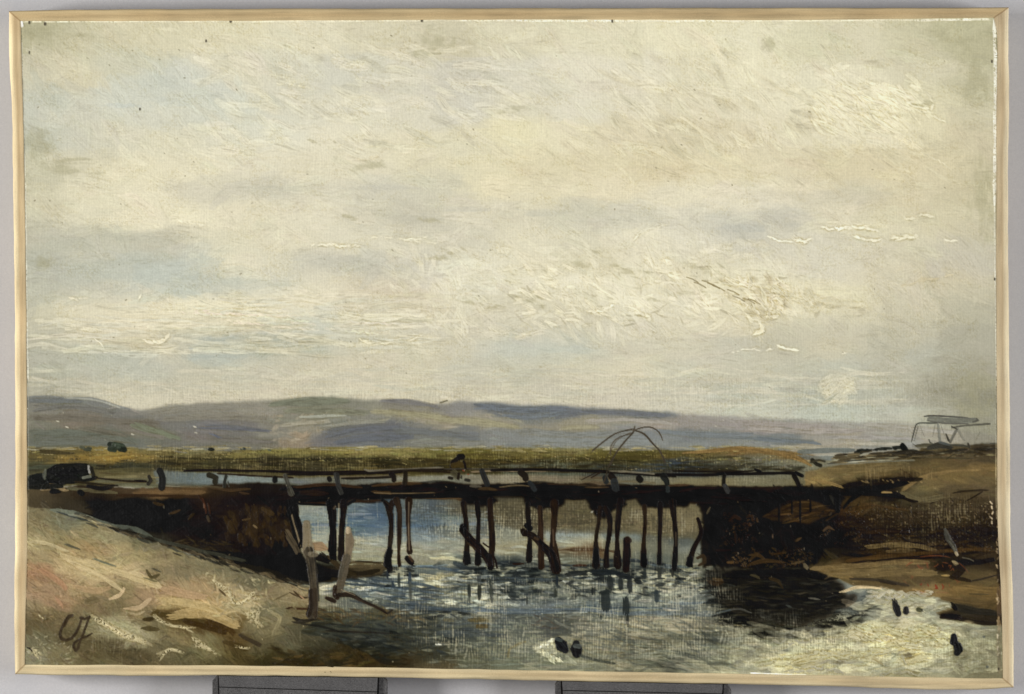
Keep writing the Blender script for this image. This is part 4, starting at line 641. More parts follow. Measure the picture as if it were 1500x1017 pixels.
# blue beyond the right end of the bridge, sand spit and dark boats
for p, w, c in [([(1170,662),(1210,660),(1250,660)],7,(104,112,108)),([(1165,668),(1200,672),(1230,670)],6,(110,116,110)),([(1160,660),(1180,656),(1250,654)],3,(160,154,134)),([(1225,676),(1280,672),(1330,668)],3,(124,120,100)),([(1210,680),(1250,675),(1300,672)],1.6,(40,38,30)),([(1200,683),(1230,680),(1300,676),(1340,674)],2.4,(118,114,94))]:
    stroke(p, w, c, FAR, op=.8, rag=.7)
SPIT = part('painted_sand_spit', MEAD, 'thin arched ochre sand spit beyond the right end of the bridge')
stroke([(1000,664),(1040,661),(1075,657),(1100,659),(1140,664),(1170,672),(1188,682)], [2,5,6,8,8,7,3], (134,106,64), SPIT, op=.95, rag=.3, h=.4)
HED = part('painted_treeline', SHORE, 'dark low treeline on the far right shore')
for p, w, c in [([(1252,663),(1262,661),(1276,660)],6,(30,32,27)),([(1280,659),(1294,657),(1306,657)],5,(34,36,30)),([(1309,656),(1326,656)],6,(28,30,26)),([(1306,664),(1330,660),(1344,660)],3,(34,38,36)),([(1300,668),(1320,664),(1345,662)],3,(30,30,24)),([(1250,667),(1264,664)],4,(40,42,34)),([(1320,669),(1370,664),(1430,662)],4,(52,46,32)),([(1318,668),(1366,670),(1426,672)],3,(70,62,42))]:
    stroke(p, w, c, HED, op=.9, rag=.7, h=.3)
for k in range(6): blob(1258 + k * 13 + rng.normal(0, 2), 660 - k * .6, 4.4, 3, (26,28,24), .8, HED, wob=.4)
stroke([(1322,653),(1326,658)], 8, (20,22,18), HED)
scatter([(1350,655),(1455,655),(1455,668),(1350,670)], 60, (5,18), (1.5,3), .02, .15, .03, .7, .3, palette=[(60,52,36),(90,84,62),(130,124,98),(40,36,26)], keep=[SHORE, HED])
BOAT = part('painted_boat', RIV, 'tiny dark boat beached at the end of the sand spit')
stroke([(1190,674),(1196,680),(1202,682)], 5, (40,38,28), BOAT, h=.4); stroke([(1188,677),(1200,674),(1208,676)], 3, (54,50,36), BOAT, h=.4)

for _k in range(70):
    _x = rng.uniform(1225, 1350); _y = 672 - (_x - 1225) * .05 + rng.normal(0, 3)
    stroke([(_x - 9, _y + .5), (_x, _y), (_x + 10, _y - .8)], rng.uniform(1.6, 4), [(92,86,66),(70,64,48),(112,104,80),(48,44,34)][rng.integers(0, 4)], SHORE, op=.75, rag=.8, h=.3)
for _k in range(34):
    _x = rng.uniform(1300, 1456); _y = 663 - (_x - 1300) * .03 + rng.normal(0, 2)
    stroke([(_x - 8, _y), (_x + 9, _y - .5)], rng.uniform(1.6, 3.4), (40,36,28), HED, op=.75, rag=.9, h=.3)
# ---- skeletal structure on the right shore
scatter([(1202,552),(1254,552),(1254,592),(1202,592)], 26, (12,22), (3,6), -.35, .02, .006, .5, .6, spread=.25, palette=[(206,200,170),(198,193,164),(190,186,160)], gr=.15)
FRM = part('painted_frame_hut', SHORE, 'thin grey sketched scaffold frame on the right shore')
GY = (96,94,84)
for p, w, c, o in [([(1354,610),(1362,609),(1400,611),(1432,615)],1.8,(80,78,70),.9),([(1362,614),(1390,616),(1428,616)],6,(112,112,100),.75),([(1358,616),(1380,620),(1418,621)],1.6,GY,.8),([(1430,613),(1433,616),(1425,618)],1.8,(84,82,72),.8),
  ([(1335,648),(1337,640),(1342,622),(1346,620),(1374,620)],1.5,(70,70,62),.85),([(1339,646),(1345,624)],1.2,GY,.6),([(1347,622),(1354,640)],1.1,(130,128,114),.6),([(1374,621),(1376,640),(1378,650)],3,(122,122,110),.75),([(1370,622),(1366,640)],1.1,(130,128,114),.6),([(1378,622),(1386,645)],1.1,(130,128,116),.6),
  ([(1386,636),(1389,644),(1392,648)],2.2,(60,58,50),.85),([(1392,648),(1400,632),(1403,628)],3,(104,102,90),.8),([(1403,628),(1408,638),(1412,645)],3,(126,124,110),.7),([(1394,627),(1410,624),(1450,621)],2.2,(88,86,74),.8),([(1394,625),(1402,629)],2,(70,68,58),.8),([(1428,648),(1436,632)],1.2,(124,122,104),.6),([(1361,644),(1362,648),(1366,650)],1.6,(76,76,66),.8),([(1337,650),(1345,656)],1.4,GY,.7),
  ([(1342,653),(1360,652),(1372,654)],4,(80,76,58),.85),([(1362,656),(1378,652),(1392,656)],7,(54,52,44),.85),([(1376,648),(1392,652)],3,(80,84,80),.8),([(1392,652),(1412,653),(1420,655)],2.4,(70,68,56),.85),([(1418,650),(1420,656)],3,(54,50,40),.85),([(1450,650),(1462,650)],2,(70,70,60),.7)]:
    stroke(p, w * 1.25, c, FRM, op=min(1, o * 1.15), soft=.9, rag=.4, h=.12, idt=.3)

# ---- the bridge: abutment at the right
ab = [(1022,728),(1080,724),(1140,716),(1180,714),(1222,724),(1236,730),(1226,752),(1216,770),(1210,800),(1196,826),(1176,832),(1100,832),(1032,830),(1028,800),(1030,770),(1026,745)]
poly(ab, (24,21,15), ABUT, .96, 5, 10, 1, var=.3, wa=.6)
scatter(ab, 260, (8,28), (2,6), 1.2, .2, .05, .7, .25, spread=.8, keep=[ABUT], palette=[(16,15,12),(22,20,14),(30,24,14),(24,26,24),(14,13,10)])
poly([(1118,757),(1136,746),(1160,735),(1186,732),(1206,740),(1226,750),(1206,758),(1184,768),(1160,764),(1130,762)], (66,44,16), ABUT, .9, 1.5, 8, 1, var=.35)
scatter([(1122,756),(1160,736),(1190,734),(1222,750),(1180,766)], 60, (14,36), (1.5,3), -.12, .15, .04, .7, .3, spread=.15, palette=[(84,56,20),(56,36,12),(40,26,10),(98,68,30)])
scatter([(1060,750),(1110,750),(1110,800),(1060,800)], 50, (5,14), (3,6), 1.2, .15, .05, .8, .4, spread=.7, palette=[(66,38,16),(50,30,14),(84,52,24)], dry=.5, keep=[ABUT])
scatter([(1080,806),(1190,804),(1190,832),(1060,830)], 80, (5,16), (3,6), .1, .15, .05, .8, .4, spread=.6, palette=[(74,50,22),(84,58,26),(56,38,16),(96,72,38)], dry=.42, keep=[ABUT])
scatter([(1190,750),(1260,735),(1280,800),(1200,800)], 90, (6,18), (3,6), -.6, .15, .05, .7, .4, spread=.5, palette=[(64,46,24),(40,30,18),(84,62,34),(28,26,22)], dry=.45, keep=[ABUT, SHORE])
for x, y0, y1 in [(1141,738,764),(1160,734,752),(1172,732,766),(1187,733,750)]:
    stroke([(x,y0),(x,y1)], 3, (20,16,10), ABUT, op=.85, rag=.4)
for p, w, c in [([(1086,732),(1096,734)],4,(86,58,24)),([(1104,716),(1116,720)],4,(70,54,30)),([(1068,762),(1076,756),(1084,760)],5,(58,32,14)),([(1094,758),(1102,756),(1102,762)],4,(66,38,18)),([(1077,778),(1078,796)],4,(48,30,12)),([(1132,782),(1132,790)],2.4,(130,100,80)),([(1164,794),(1174,788)],4,(100,72,40)),([(1206,778),(1214,772),(1222,776)],4,(104,76,48)),([(1098,822),(1108,812),(1118,818)],7,(84,56,20)),([(1066,824),(1074,824)],5,(110,74,28)),([(1096,828),(1120,822),(1150,824)],5,(80,54,22)),([(1160,826),(1178,822)],4,(96,76,42)),([(1050,806),(1070,806)],4,(40,24,12)),([(1128,812),(1150,810)],2.5,(70,44,16)),([(1210,762),(1236,748)],3,(60,40,18)),([(1214,756),(1218,752)],4,(74,58,38)),([(1040,744),(1036,752)],3,(90,84,62)),([(1178,826),(1182,832)],6,(120,112,84)),([(1216,724),(1222,738)],5,(44,50,52))]:
    stroke(p, w, c, ABUT if w > 3 else None, op=.8, rag=.7, h=.3)
for p, w in [([(1226,722),(1227,748)],9),([(1256,722),(1246,732),(1236,744)],5),([(1240,738),(1262,724)],3),([(1208,722),(1240,724),(1262,722)],5)]:
    stroke(p, w, (20,18,12), ABUT, op=.92, rag=.4)
for (x,y) in [(1020,739),(1158,771),(1069,782),(1178,804),(1081,811),(430,743),(397,789)]:
    stroke([(x,y-1.2),(x,y+1.2)], 1.2, (150,150,142), None, h=.4, op=.6)

# deck
DECK = BRI
dk = [(428,713),(480,708),(520,711),(560,708),(600,709),(640,706),(700,710),(760,708),(820,708),(880,711),(940,711),(1000,711),(1060,712),(1120,713),(1180,712),(1190,722),(1140,732),(1060,740),(1000,736),(940,732),(880,733),(820,731),(760,729),(700,729),(640,731),(600,730),(560,731),(520,733),(470,738),(428,738)]
poly(dk, (24,17,10), DECK, 1, 1.5, 10, 1, var=.45, vs=(20,3), h=.4, wa=.5)
scatter(dk, 220, (16,60), (1.5,5), .0, .2, .06, .7, .4, spread=.05, keep=[DECK], palette=[(18,14,10),(26,18,10),(44,26,12),(14,12,10),(34,20,10),(20,19,16)])
for p, w, c in [([(430,714),(480,710),(530,714)],4,(70,42,20)),([(440,722),(480,724)],7,(50,32,16)),([(545,712),(580,709),(620,708)],4,(88,60,30)),([(544,720),(556,722),(572,722)],5,(84,58,28)),([(548,722),(580,723),(640,722)],1.6,(126,108,76)),([(600,729),(640,730),(672,730),(688,730)],2.6,(104,74,40)),([(640,729),(666,729)],2,(130,126,108)),([(690,712),(704,713)],4,(92,94,86)),([(700,717),(716,716),(730,718)],4,(84,62,34)),([(732,714),(760,711),(775,712)],2,(110,98,70)),([(560,733),(520,735),(436,738)],3,(60,34,18)),([(438,736),(440,735)],3,(150,146,120)),([(856,714),(880,714),(892,714)],2.4,(100,76,46)),([(800,709),(830,710),(860,710)],2,(70,44,24)),([(930,715),(934,715)],2.6,(150,136,110)),([(980,711),(1010,711)],3,(84,58,36)),([(1034,712),(1050,712)],2,(70,64,44)),([(668,732),(684,733),(700,736)],4,(84,58,28)),([(724,732),(728,734)],4,(76,52,28)),([(840,710),(870,713)],2,(60,50,34))]:
    stroke(p, w, c, DECK, op=.85, rag=.8, h=.4)
for p, w in [([(560,727),(600,728),(680,727),(700,730)],5),([(520,733),(500,742),(480,738)],4),([(560,732),(570,740),(578,738)],5),([(436,738),(480,740)],3),([(430,742),(424,752)],8)]:
    stroke(p, w, (20,15,10), DECK, op=.95, rag=.5, h=.3)
# blobs of paint where the posts meet the deck
for pts in [[(766,724),(828,722),(827,738),(816,746),(800,744),(792,748),(778,742),(768,738)],[(858,730),(916,728),(917,741),(904,744),(896,750),(886,760),(872,756),(864,744)],[(930,730),(1010,732),(1008,742),(970,745),(940,742)],[(676,728),(722,728),(730,734),(724,738),(716,742),(706,742),(698,740),(688,740),(676,738)],[(478,734),(508,734),(506,744),(480,742)]]:
    poly(pts, (22,18,13), DECK, .97, 1.5, 6, 1, var=.3, h=.5, wa=.3)
scatter([(768,724),(826,724),(910,738),(1000,740),(870,755),(770,740)], 40, (6,14), (2,4), .2, .2, .05, .7, .5, keep=[DECK], palette=[(34,24,14),(16,14,12),(28,28,24)])
impasto([(875,719),(877,720)], 2.6, (226,222,208), .8, sh=False); impasto([(867,750),(868,750)], 2, (160,160,150), .6, sh=False); impasto([(797,737),(798,738)], 2, (150,140,110), .6, sh=False); impasto([(537,731),(540,732)], 3, (190,184,160), .8, sh=False); impasto([(652,713),(654,714)], 2, (170,160,130), .5, sh=False)

PLAB = {}
def post(pts, w, c, c2=None, base=None, label=None, op=.96):
    pid = part('painted_post', BRI, label, 'posts carrying the painted bridge')
    stroke(pts, w, c, pid, op=op, st=.5, rag=.3, h=.5, soft=.9, col2=c2)
    if base:
        stroke(base[0], base[1], (26,24,22), pid, op=.9, rag=.5, h=.4)
    return pid
DB, BR = (40,28,18), (66,44,26)
post([(484,738),(487,760),(488,790),(487,806)], [11,10,10,15], (24,19,14), (40,28,18), ([(486,804),(489,816)],13), 'leftmost painted post, thick and dark')
stroke([(489,745),(491,742)], 3, (130,126,110), None, op=.8)
post([(504,736),(502,760),(500,790),(500,818)], [10,8,8,9], (34,28,20), (58,42,26), None, 'second painted post from the left bank')
stroke([(496.5,738),(496,770),(495,800)], 2, (132,128,112), None, op=.8)
post([(564,736),(570,745),(573,770),(571,800),(567,826)], [5,9,6,6,10], (66,52,38), (40,30,22), ([(571,806),(568,818),(571,834)],11), 'painted post curving to a black foot, first of its three')
stroke([(574,736),(572,748)], 7, (60,40,24), PARTS and len(PARTS) - 1)
post([(581,733),(585,750),(585,780),(584,812),(585,828)], [9,7,6,4,5], (84,56,32), (58,38,22), None, 'reddish brown painted post in the middle of three')
post([(599,733),(598,760),(599,790),(600,808)], [9,7,6,8], (74,48,30), (50,34,22), ([(597,818),(603,824)],10), 'thin painted post with a pale line down its middle')
stroke([(599,736),(598.5,770),(599.5,806)], 1.5, (176,164,136), None, op=.85, h=.3); stroke([(578.5,744),(580,800)], 1.2, (158,156,136), None, op=.6)
stroke([(600,816),(604,822)], 4, (110,76,50), None, op=.8)
post([(679,738),(682,760),(684,790),(683,822)], [8,7,6,9], (44,32,20), (66,46,26), ([(683,812),(685,824)],10), 'painted post left of the first slanting brace')
post([(699,737),(701,760),(700,790),(700,824)], [9,6,6,9], (32,26,18), (54,40,24), ([(700,808),(700,824)],9), 'painted post behind the first slanting brace')
post([(718,733),(719,760),(721,790),(719,830)], [7,8,8,9], (70,42,22), (44,28,16), ([(716,816),(718,832)],10), 'brown painted post right of the first slanting brace')
BRC = part('painted_brace', BRI, 'slanting dark brace crossing the first group of three posts', 'slanting braces of the painted bridge')
stroke([(677,776),(684,784),(700,802),(712,815),(717,826)], [9,11,12,10,8], (36,24,16), BRC, st=.4, rag=.3, h=.6, col2=(62,40,24)); stroke([(679,772),(679,774)], 10, (34,24,18), BRC)
stroke([(686,796),(696,804)], 2.4, (90,64,40), BRC, op=.8); stroke([(708,796),(712,799),(718,803)], 2, (70,46,30), BRC); stroke([(722,812),(726,822),(728,832)], 2.6, (50,32,20), BRC)
post([(773,738),(774,760),(776,790),(775,820)], [7,7,6,9], (30,25,19), (48,38,26), None, 'painted post left of the second slanting brace')
post([(791,744),(792,770),(792,800),(793,830)], [7,8,8,9], (92,54,28), (60,36,20), None, 'reddish painted post behind the second slanting brace')
post([(812,738),(812,760),(810,790),(812,812),(815,834)], [12,9,8,12,13], (78,48,28), (44,30,18), None, 'widening painted post right of the second slanting brace')
stroke([(810,776),(811,800)], 2, (150,116,88), None, op=.7)
BRC2 = part('painted_brace', BRI, 'slanting dark brace crossing the second group of three posts', 'slanting braces of the painted bridge')
stroke([(771,781),(782,786),(795,800),(807,812),(813,832)], [9,9,10,12,14], (36,26,18), BRC2, st=.4, rag=.3, h=.6, col2=(64,44,28)); stroke([(766,778),(768,782)], 8, (50,38,26), BRC2); stroke([(772,770),(776,774)], 8, (26,22,16), BRC2); stroke([(784,788),(788,790)], 4, (110,80,50), BRC2, op=.8)
post([(879,744),(877,765),(873,790),(873,828)], [7,5,6,10], (66,48,30), (40,30,20), ([(873,806),(873,830)],9), 'painted post hanging below a round dark blob')
post([(887,744),(893,760),(893,780),(889,805),(888,828)], [6,8,7,6,9], (34,26,18), (60,42,26), None, 'bowed painted post in the third group')
post([(909,733),(906,755),(904,790),(905,828)], [9,9,6,10], (36,26,18), (66,44,26), None, 'straight painted post beside the short stump')
STU = part('painted_stump', BRI, 'short reddish brown stump standing free in the third group')
stroke([(918,792),(918,812),(917,834)], [10,11,10], (60,34,18), STU, st=.5, rag=.2, h=.6, col2=(34,22,14)); stroke([(919,790),(921,792)], 8, (74,40,22), STU, op=.8)
post([(944,742),(945,765),(943,795),(943,826)], [6,5,6,10], (48,32,20), (76,50,28), ([(943,814),(944,828)],10), 'tapered painted post, first of the fourth group')
post([(967,738),(967,765),(966,795),(966,824)], [7,7,5,8], (54,36,22), (34,24,16), ([(966,814),(966,824)],8), 'painted post in the middle of the fourth group')
post([(985,736),(988,765),(990,795),(988,832)], [10,7,5,9], (36,26,18), (56,40,26), ([(988,812),(988,834)],6), 'painted post with a wide top, last of the fourth group')
stroke([(990,780),(990,800)], 1.2, (150,140,116), None, op=.7)
post([(1022,760),(1026,772),(1026,784),(1016,804),(1010,826)], [5,6,6,7,10], (50,34,22), (30,22,16), ([(1010,818),(1011,828)],9), 'painted post leaning left against the right abutment')
stroke([(1022,818),(1030,814),(1032,824),(1024,828)], 5, (66,48,28), ABUT, op=.9, rag=.6)

# railing
RAIL = part('painted_railing', BRI, 'thin dark railing line with short slanting uprights on the painted bridge')
BK = (26,21,17)
for p, w, c in [([(270,690),(300,689),(380,690),(450,692),(520,691),(560,692)],3.4,(30,20,14)),([(318,694),(370,697),(430,700)],2.4,(44,28,16)),([(420,695),(480,695),(560,693),(594,691)],3.6,(30,24,17)),([(500,701),(540,700),(576,699)],3.4,(32,26,18)),([(490,699),(560,697),(600,695)],1.6,(104,98,76)),([(534,688),(540,690),(600,687),(650,685)],2.6,(108,112,104)),([(560,691),(620,688),(660,688),(690,687)],2.6,(38,28,20)),([(650,687),(700,687),(760,688)],1.8,(70,71,66)),([(595,690),(640,691),(670,693)],2.4,(44,30,20)),([(690,691),(740,690),(800,691)],2,(130,116,92)),([(720,689),(780,688),(840,689),(900,691)],3.6,(24,20,16)),([(820,690),(880,691),(940,695),(990,698)],3.4,(28,24,20)),([(892,690),(930,692),(965,695)],2.4,(116,120,108)),([(960,695),(1030,696),(1060,694)],4,(24,20,16)),([(985,690),(1050,691),(1104,690)],2.6,(34,26,20)),([(1050,694),(1100,694),(1160,693),(1174,697)],4.6,(22,19,15)),([(1106,688),(1114,691)],5,(20,18,15)),([(850,702),(900,705),(930,706),(960,708)],3.4,(112,112,88)),([(866,700),(880,692),(872,696)],1.6,(50,32,22)),([(850,704),(862,698),(874,692)],1.4,(44,26,18))]:
    stroke(p, w, c, RAIL, op=.93, rag=.5, h=.35, soft=.9)
stroke([(1166,693),(1175,697)], 5, (22,19,15), RAIL)
for i, (p, w, c, c2) in enumerate([([(234,690),(238,700),(237,714)],8,(34,34,32),None),([(218,698),(221,704),(217,709)],4,(44,40,32),None),([(306,696),(316,700),(315,706)],6,(44,40,28),None),([(331,698),(329,706),(329,713)],4,(44,44,36),None),([(334,706),(336,713)],1.6,(60,60,50),None),([(403,701),(403,704)],6,(26,26,24),None),([(418,697),(422,710),(427,723)],[5,5,7],(58,56,46),(78,76,66)),([(482,701),(483,703)],6,(22,20,18),None),([(493,696),(495,708),(500,722)],[7,5,6],(48,48,46),(70,71,66)),([(573,695),(577,698),(577,703)],6,(28,22,16),None),([(594,692),(594,700),(593,708)],6,(38,32,24),None),([(706,690),(709,698),(714,710)],6,(44,46,46),(28,26,24)),([(763,692),(769,697),(770,701)],7,(32,26,20),None),([(776,707),(780,712),(783,718)],5,(44,48,49),None),([(886,700),(888,706)],6,(40,44,44),None),([(895,697),(899,702)],8,(30,24,20),None),([(900,706),(902,716)],8,(44,47,47),None),([(936,701),(938,703)],7,(24,22,18),None),([(972,698),(976,704),(977,708)],[9,7,6],(34,38,36),(20,20,18)),([(1061,697),(1060,703),(1060,710)],5,(26,24,20),None),([(1062,712),(1066,720)],5,(60,60,58),None),([(1163,697),(1167,704),(1170,711)],5,(24,21,17),None),([(978,714),(978,720)],4,(48,54,54),None)]):
    pid = part('painted_upright', BRI, None, 'railing uprights')
    stroke(p, np.array(w) * 1.2, tuple(np.array(c) * .85), pid, op=.95, rag=.2, h=.45, col2=c2, soft=.9)

# man leaning on the railing
MAN = part('painted_figure', BRI, 'tiny dark figure bent over the railing')
stroke([(661,684),(664,677),(670,672),(676,670)], [4,7,6,6], (26,22,16), MAN, h=.4, rag=.2); stroke([(673,669),(677,669)], 8, (22,19,15), MAN, h=.4, rag=.2); stroke([(664,682),(672,680),(678,682)], 7, (60,48,22), MAN, op=.85); stroke([(679,676),(681,680),(682,686)], 3.4, (26,21,15), MAN)
stroke([(664,692),(668,696),(672,700)], 10, (70,66,48), MAN, op=.85, rag=.5); stroke([(672,694),(671,701)], 4, (34,28,22), MAN); stroke([(658,700),(662,701)], 4, (36,32,26), MAN); stroke([(682,703),(687,704)], 4, (44,42,36), MAN); stroke([(678,689),(680,690)], 1.6, (130,60,40), MAN, h=.3); stroke([(685,695),(687,695)], 1.4, (130,62,40), MAN, h=.3); stroke([(680,689),(681,688)], 1.2, (140,130,112), MAN); stroke([(676,697),(676,701)], 1.6, (40,36,30), MAN)

# hoops of a lifting net
NET = part('painted_net_hoops', BRI, 'thin curved brown hoops of a fishing net drawn over the railing')
HB = (70,56,42)
for p, w, o in [([(868,660),(880,650),(900,636),(920,630),(930,628)],1.7,.8),([(866,663),(884,648),(905,634),(928,630)],1.2,.6),([(930,624),(928,632),(918,644),(908,656),(896,674),(890,688)],2,.85),([(928,634),(914,648),(902,664),(895,680)],1.6,.8),([(932,630),(922,636),(908,640),(898,648),(894,658),(895,668)],1.5,.7),([(924,633),(904,645),(895,660),(885,676)],1.2,.5),([(930,630),(944,626),(956,627),(966,634),(971,646)],1.6,.8),([(932,628),(950,625),(962,630),(970,642)],1.1,.6),([(931,631),(944,636),(956,650),(966,660),(972,672),(974,678)],2.2,.9),([(940,635),(950,642),(962,656)],1.3,.6),([(890,688),(887,700),(885,706)],2,.8),([(894,688),(890,698)],1.3,.6)]:
    stroke(p, w, HB, NET, op=o, soft=.8, rag=.4, h=.2, idt=.35)

# ---- foreground posts
FP = part('painted_mooring_post', RIV, 'left pale-topped post standing at the edge of the sandbank')
stroke([(449,769),(450,785),(451,806)], [9,13,16], (134,122,94), FP, st=.15, rag=.2, h=.8, col2=(134,126,98)); stroke([(452,808),(456,830),(459,855),(460,880),(458,902)], [14,13,11,12,15], (84,74,56), FP, st=.4, rag=.3, h=.7, col2=(50,44,36)); stroke([(449,768),(449,772)], 10, (120,112,82), FP, op=.8); stroke([(455,866),(456,885),(452,900)], 7, (48,32,22), FP); stroke([(461,864),(462,885),(462,902)], 6, (66,46,30), FP, op=.9); stroke([(464,840),(466,860),(467,880)], 1.6, (56,54,46), FP); stroke([(460,812),(466,840)], 1.6, (40,40,36), FP); stroke([(455,812),(462,812)], 8, (140,132,108), FP, op=.6)
for p, w, c in [([(430,906),(445,910),(460,908)],5,(38,34,28)),([(428,912),(450,912)],4,(50,46,38))]: stroke(p, w, c, SAND, op=.85, rag=.8)
FQ = part('painted_mooring_post', RIV, 'right leaning brownish post with a fallen branch at its foot')
stroke([(510,777),(512,792),(511,806),(507,822)], [8,11,11,11], (132,112,86), FQ, st=.2, rag=.2, h=.8, col2=(118,98,76)); stroke([(508,818),(504,836),(499,856),(494,868)], [11,11,11,10], (98,84,64), FQ, st=.3, rag=.3, h=.7, col2=(84,78,64)); stroke([(502,830),(498,846)], 6, (76,76,64), FQ, op=.8); stroke([(510,775),(510,779)], 6, (184,164,132), FQ, op=.9, h=.8); stroke([(491,860),(490,872),(494,876)], 6, (62,34,22), FQ)
BRN = part('painted_branch', RIV, 'thin red-brown branch lying in the shallows')
stroke([(494,872),(512,871),(530,880),(548,888),(560,894),(567,899)], [7,7,4,4,4,3], (66,40,24), BRN, st=.5, rag=.4, h=.7, col2=(40,24,16)); stroke([(478,876),(486,879),(490,881)], [4,7,6], (54,30,20), BRN, h=.5); stroke([(500,864),(520,872)], 1.3, (150,130,96), BRN, op=.8); stroke([(569,898),(574,894)], 3, (44,36,28), BRN)

# ---- thick cream light on the water at the lower right
scatter([(1225,862),(1370,862),(1390,900),(1460,925),(1460,985),(1060,985),(1100,935),(1240,915)], 330, (12,44), (4,11), .0, .04, .012, .6, .35, spread=.25, gr=.14, palette=[(160,157,134),(172,167,140),(150,148,128),(180,175,146),(136,136,120),(122,124,112)], keep=[RIV])
scatter([(1400,920),(1460,925),(1460,985),(1390,985)], 70, (10,30), (4,9), .1, .05, .012, .6, .3, spread=.4, gr=.12, palette=[(140,136,108),(128,124,98),(150,146,120)], keep=[RIV])
scatter([(860,905),(1240,925),(1240,950),(1060,985),(760,985)], 260, (16,60), (2.5,7), .06, .05, .012, .6, .3, spread=.15, gr=.15, palette=[(156,150,124),(142,138,116),(128,128,112),(112,116,104),(166,162,138)], keep=[RIV])
scatter([(900,925),(1080,915),(1060,985),(900,985)], 60, (14,46), (2,5), .3, .06, .012, .55, .3, spread=.2, gr=.15, palette=[(84,88,78),(96,98,86),(72,76,70)], keep=[RIV])
IMP = part('painted_water_highlight', RIV, 'thick cream ridges of paint on the bright water at the lower right')
def im(pts, w, c=(214,208,166), h=1.4):
    P = np.array(pts, float); Q, _ = resample(P, np.ones(len(P)), 7.0)
    for i in range(len(Q) - 1):
        q = Q[i] + rng.normal(0, 1.6, 2); r = Q[min(len(Q) - 1, i + 1)] + rng.normal(0, 1.8, 2)
        cc = np.array(c) * rng.uniform(.86, 1.04)
        stroke([tuple(q), tuple((q + r) / 2 + rng.normal(0, .8, 2)), tuple(r + (r - q) * .5)], [w * rng.uniform(.4, 1), w * rng.uniform(.7, 1.3), w * .4], cc, IMP, op=rng.uniform(.6, .95), h=h * rng.uniform(.4, 1.1), rag=.8, gr=.2, col2=tuple(cc * .9))
im([(1272,866),(1300,868),(1340,870),(1368,866)], 6, (206,198,166)); im([(1270,872),(1300,876),(1330,872)], 7, (214,208,180)); im([(1280,880),(1320,884),(1350,886)], 8, (200,194,160), .8)
im([(1344,890),(1352,898),(1362,896),(1375,891),(1392,889)], 2.6, (222,214,176), 1.6); im([(1292,906),(1304,912),(1318,911)], 2.6, (204,194,150), 1.4)
scatter([(1110,960),(1240,915),(1345,912),(1395,930),(1380,975),(1250,985),(1110,985)], 170, (14,40), (7,14), -.06, .035, .01, .6, .35, spread=.3, palette=[(186,180,146),(196,190,152),(178,174,146),(168,164,138)], st=.12, gr=.12)
scatter([(1240,918),(1345,914),(1392,930),(1380,948),(1280,944),(1235,928)], 46, (14,34), (5,11), .08, .03, .01, .95, 1.3, spread=.18, palette=[(214,208,164),(206,198,152),(220,214,172)], pid=IMP, st=.12, gr=.2, curve=.08)
scatter([(1120,970),(1200,956),(1300,952),(1370,955),(1360,968),(1260,964),(1180,974),(1110,980)], 34, (20,46), (4,9), -.12, .03, .01, .9, 1.1, spread=.12, palette=[(206,198,152),(196,190,150),(214,206,162)], pid=IMP, st=.12, gr=.2)
for k in range(60):
    x = rng.uniform(1250, 1385); y = 928 + (x - 1250) * .10 + rng.normal(0, 7)
    stroke([(x, y - 1), (x + rng.uniform(-1.5, 1.5), y + 1.5)], rng.uniform(1.4, 3), (156,150,114), None, op=.45, h=-.5, soft=1.6)
im([(1112,974),(1140,966),(1170,962),(1200,956),(1240,958)], 5); im([(1200,962),(1250,962),(1300,958),(1304,954)], 4); im([(1238,924),(1252,920),(1262,926)], 4, (216,210,166), 1.6); im([(1316,962),(1322,956),(1322,966)], 3, (190,184,150), 1.4); im([(1250,966),(1280,966),(1290,972)], 2.4, (176,160,110), 1)
im([(1150,982),(1200,980),(1230,984)], 5, (196,190,160)); im([(1280,988),(1320,986),(1350,988)], 5, (190,184,150)); im([(1100,914),(1130,925),(1150,930)] if False else [(1130,938),(1160,940),(1190,938)], 5, (176,172,146), .7)
blob(1330, 960, 10, 5, (112,104,82), .8, wob=.5); blob(1230, 970, 40, 4, (140,134,118), .6, wob=.6)
for (x, y) in [(1446,977),(1441,933)]: blob(x, y, 3, 2.6, (90,94,92), .8, wob=.3)

# ---- stones
def stone(pts, w, c, c2, lab):
    pid = part('painted_stone', RIV, lab, 'dark oval stones in the painted water')
    stroke(pts, np.array(w) * 1.15, c, pid, op=1, rag=.2, h=.9, col2=c2, st=.3)
blob(802, 950, 26, 13, (196,190,160), .7, wob=.5); impasto([(786,952),(800,944),(812,938)], 6, (216,210,180), 1.0, sh=False); impasto([(786,956),(800,956),(812,964),(820,968)], 6, (206,200,168), 1.0, sh=False); impasto([(800,956),(812,968)], 9, (178,178,150), .6, sh=False); stroke([(830,962),(842,972)], 5, (150,150,126), None, op=.7)
stone([(818,939),(823,946),(828,952)], [10,14,8], (22,21,23), (40,43,44), 'larger left stone of the pair near the bottom edge'); stroke([(815,936),(822,938)], 5, (66,74,70), len(PARTS)-1, op=.8)
stone([(844,943),(844,950),(845,957)], [9,15,11], (25,24,24), (44,46,44), 'right stone of the pair near the bottom edge'); stroke([(842,946),(848,947)], 6, (90,96,90), len(PARTS)-1, op=.7)
stroke([(848,960),(870,966),(900,972)], 4, (60,66,60), None, op=.7, rag=.8)
stone([(1309,882),(1313,890),(1316,899)], [4,9,7], (28,27,27), (46,44,42), 'tall ragged stone of the pair at the right'); 
for dx in (-2, 1, 4): stroke([(1309 + dx, 876 + abs(dx)), (1311 + dx, 886)], 2, (44,42,40), len(PARTS)-1, op=.9)
stone([(1327,892),(1327,896)], [7,8], (34,32,31), (56,53,50), 'small round stone beside the ragged one')
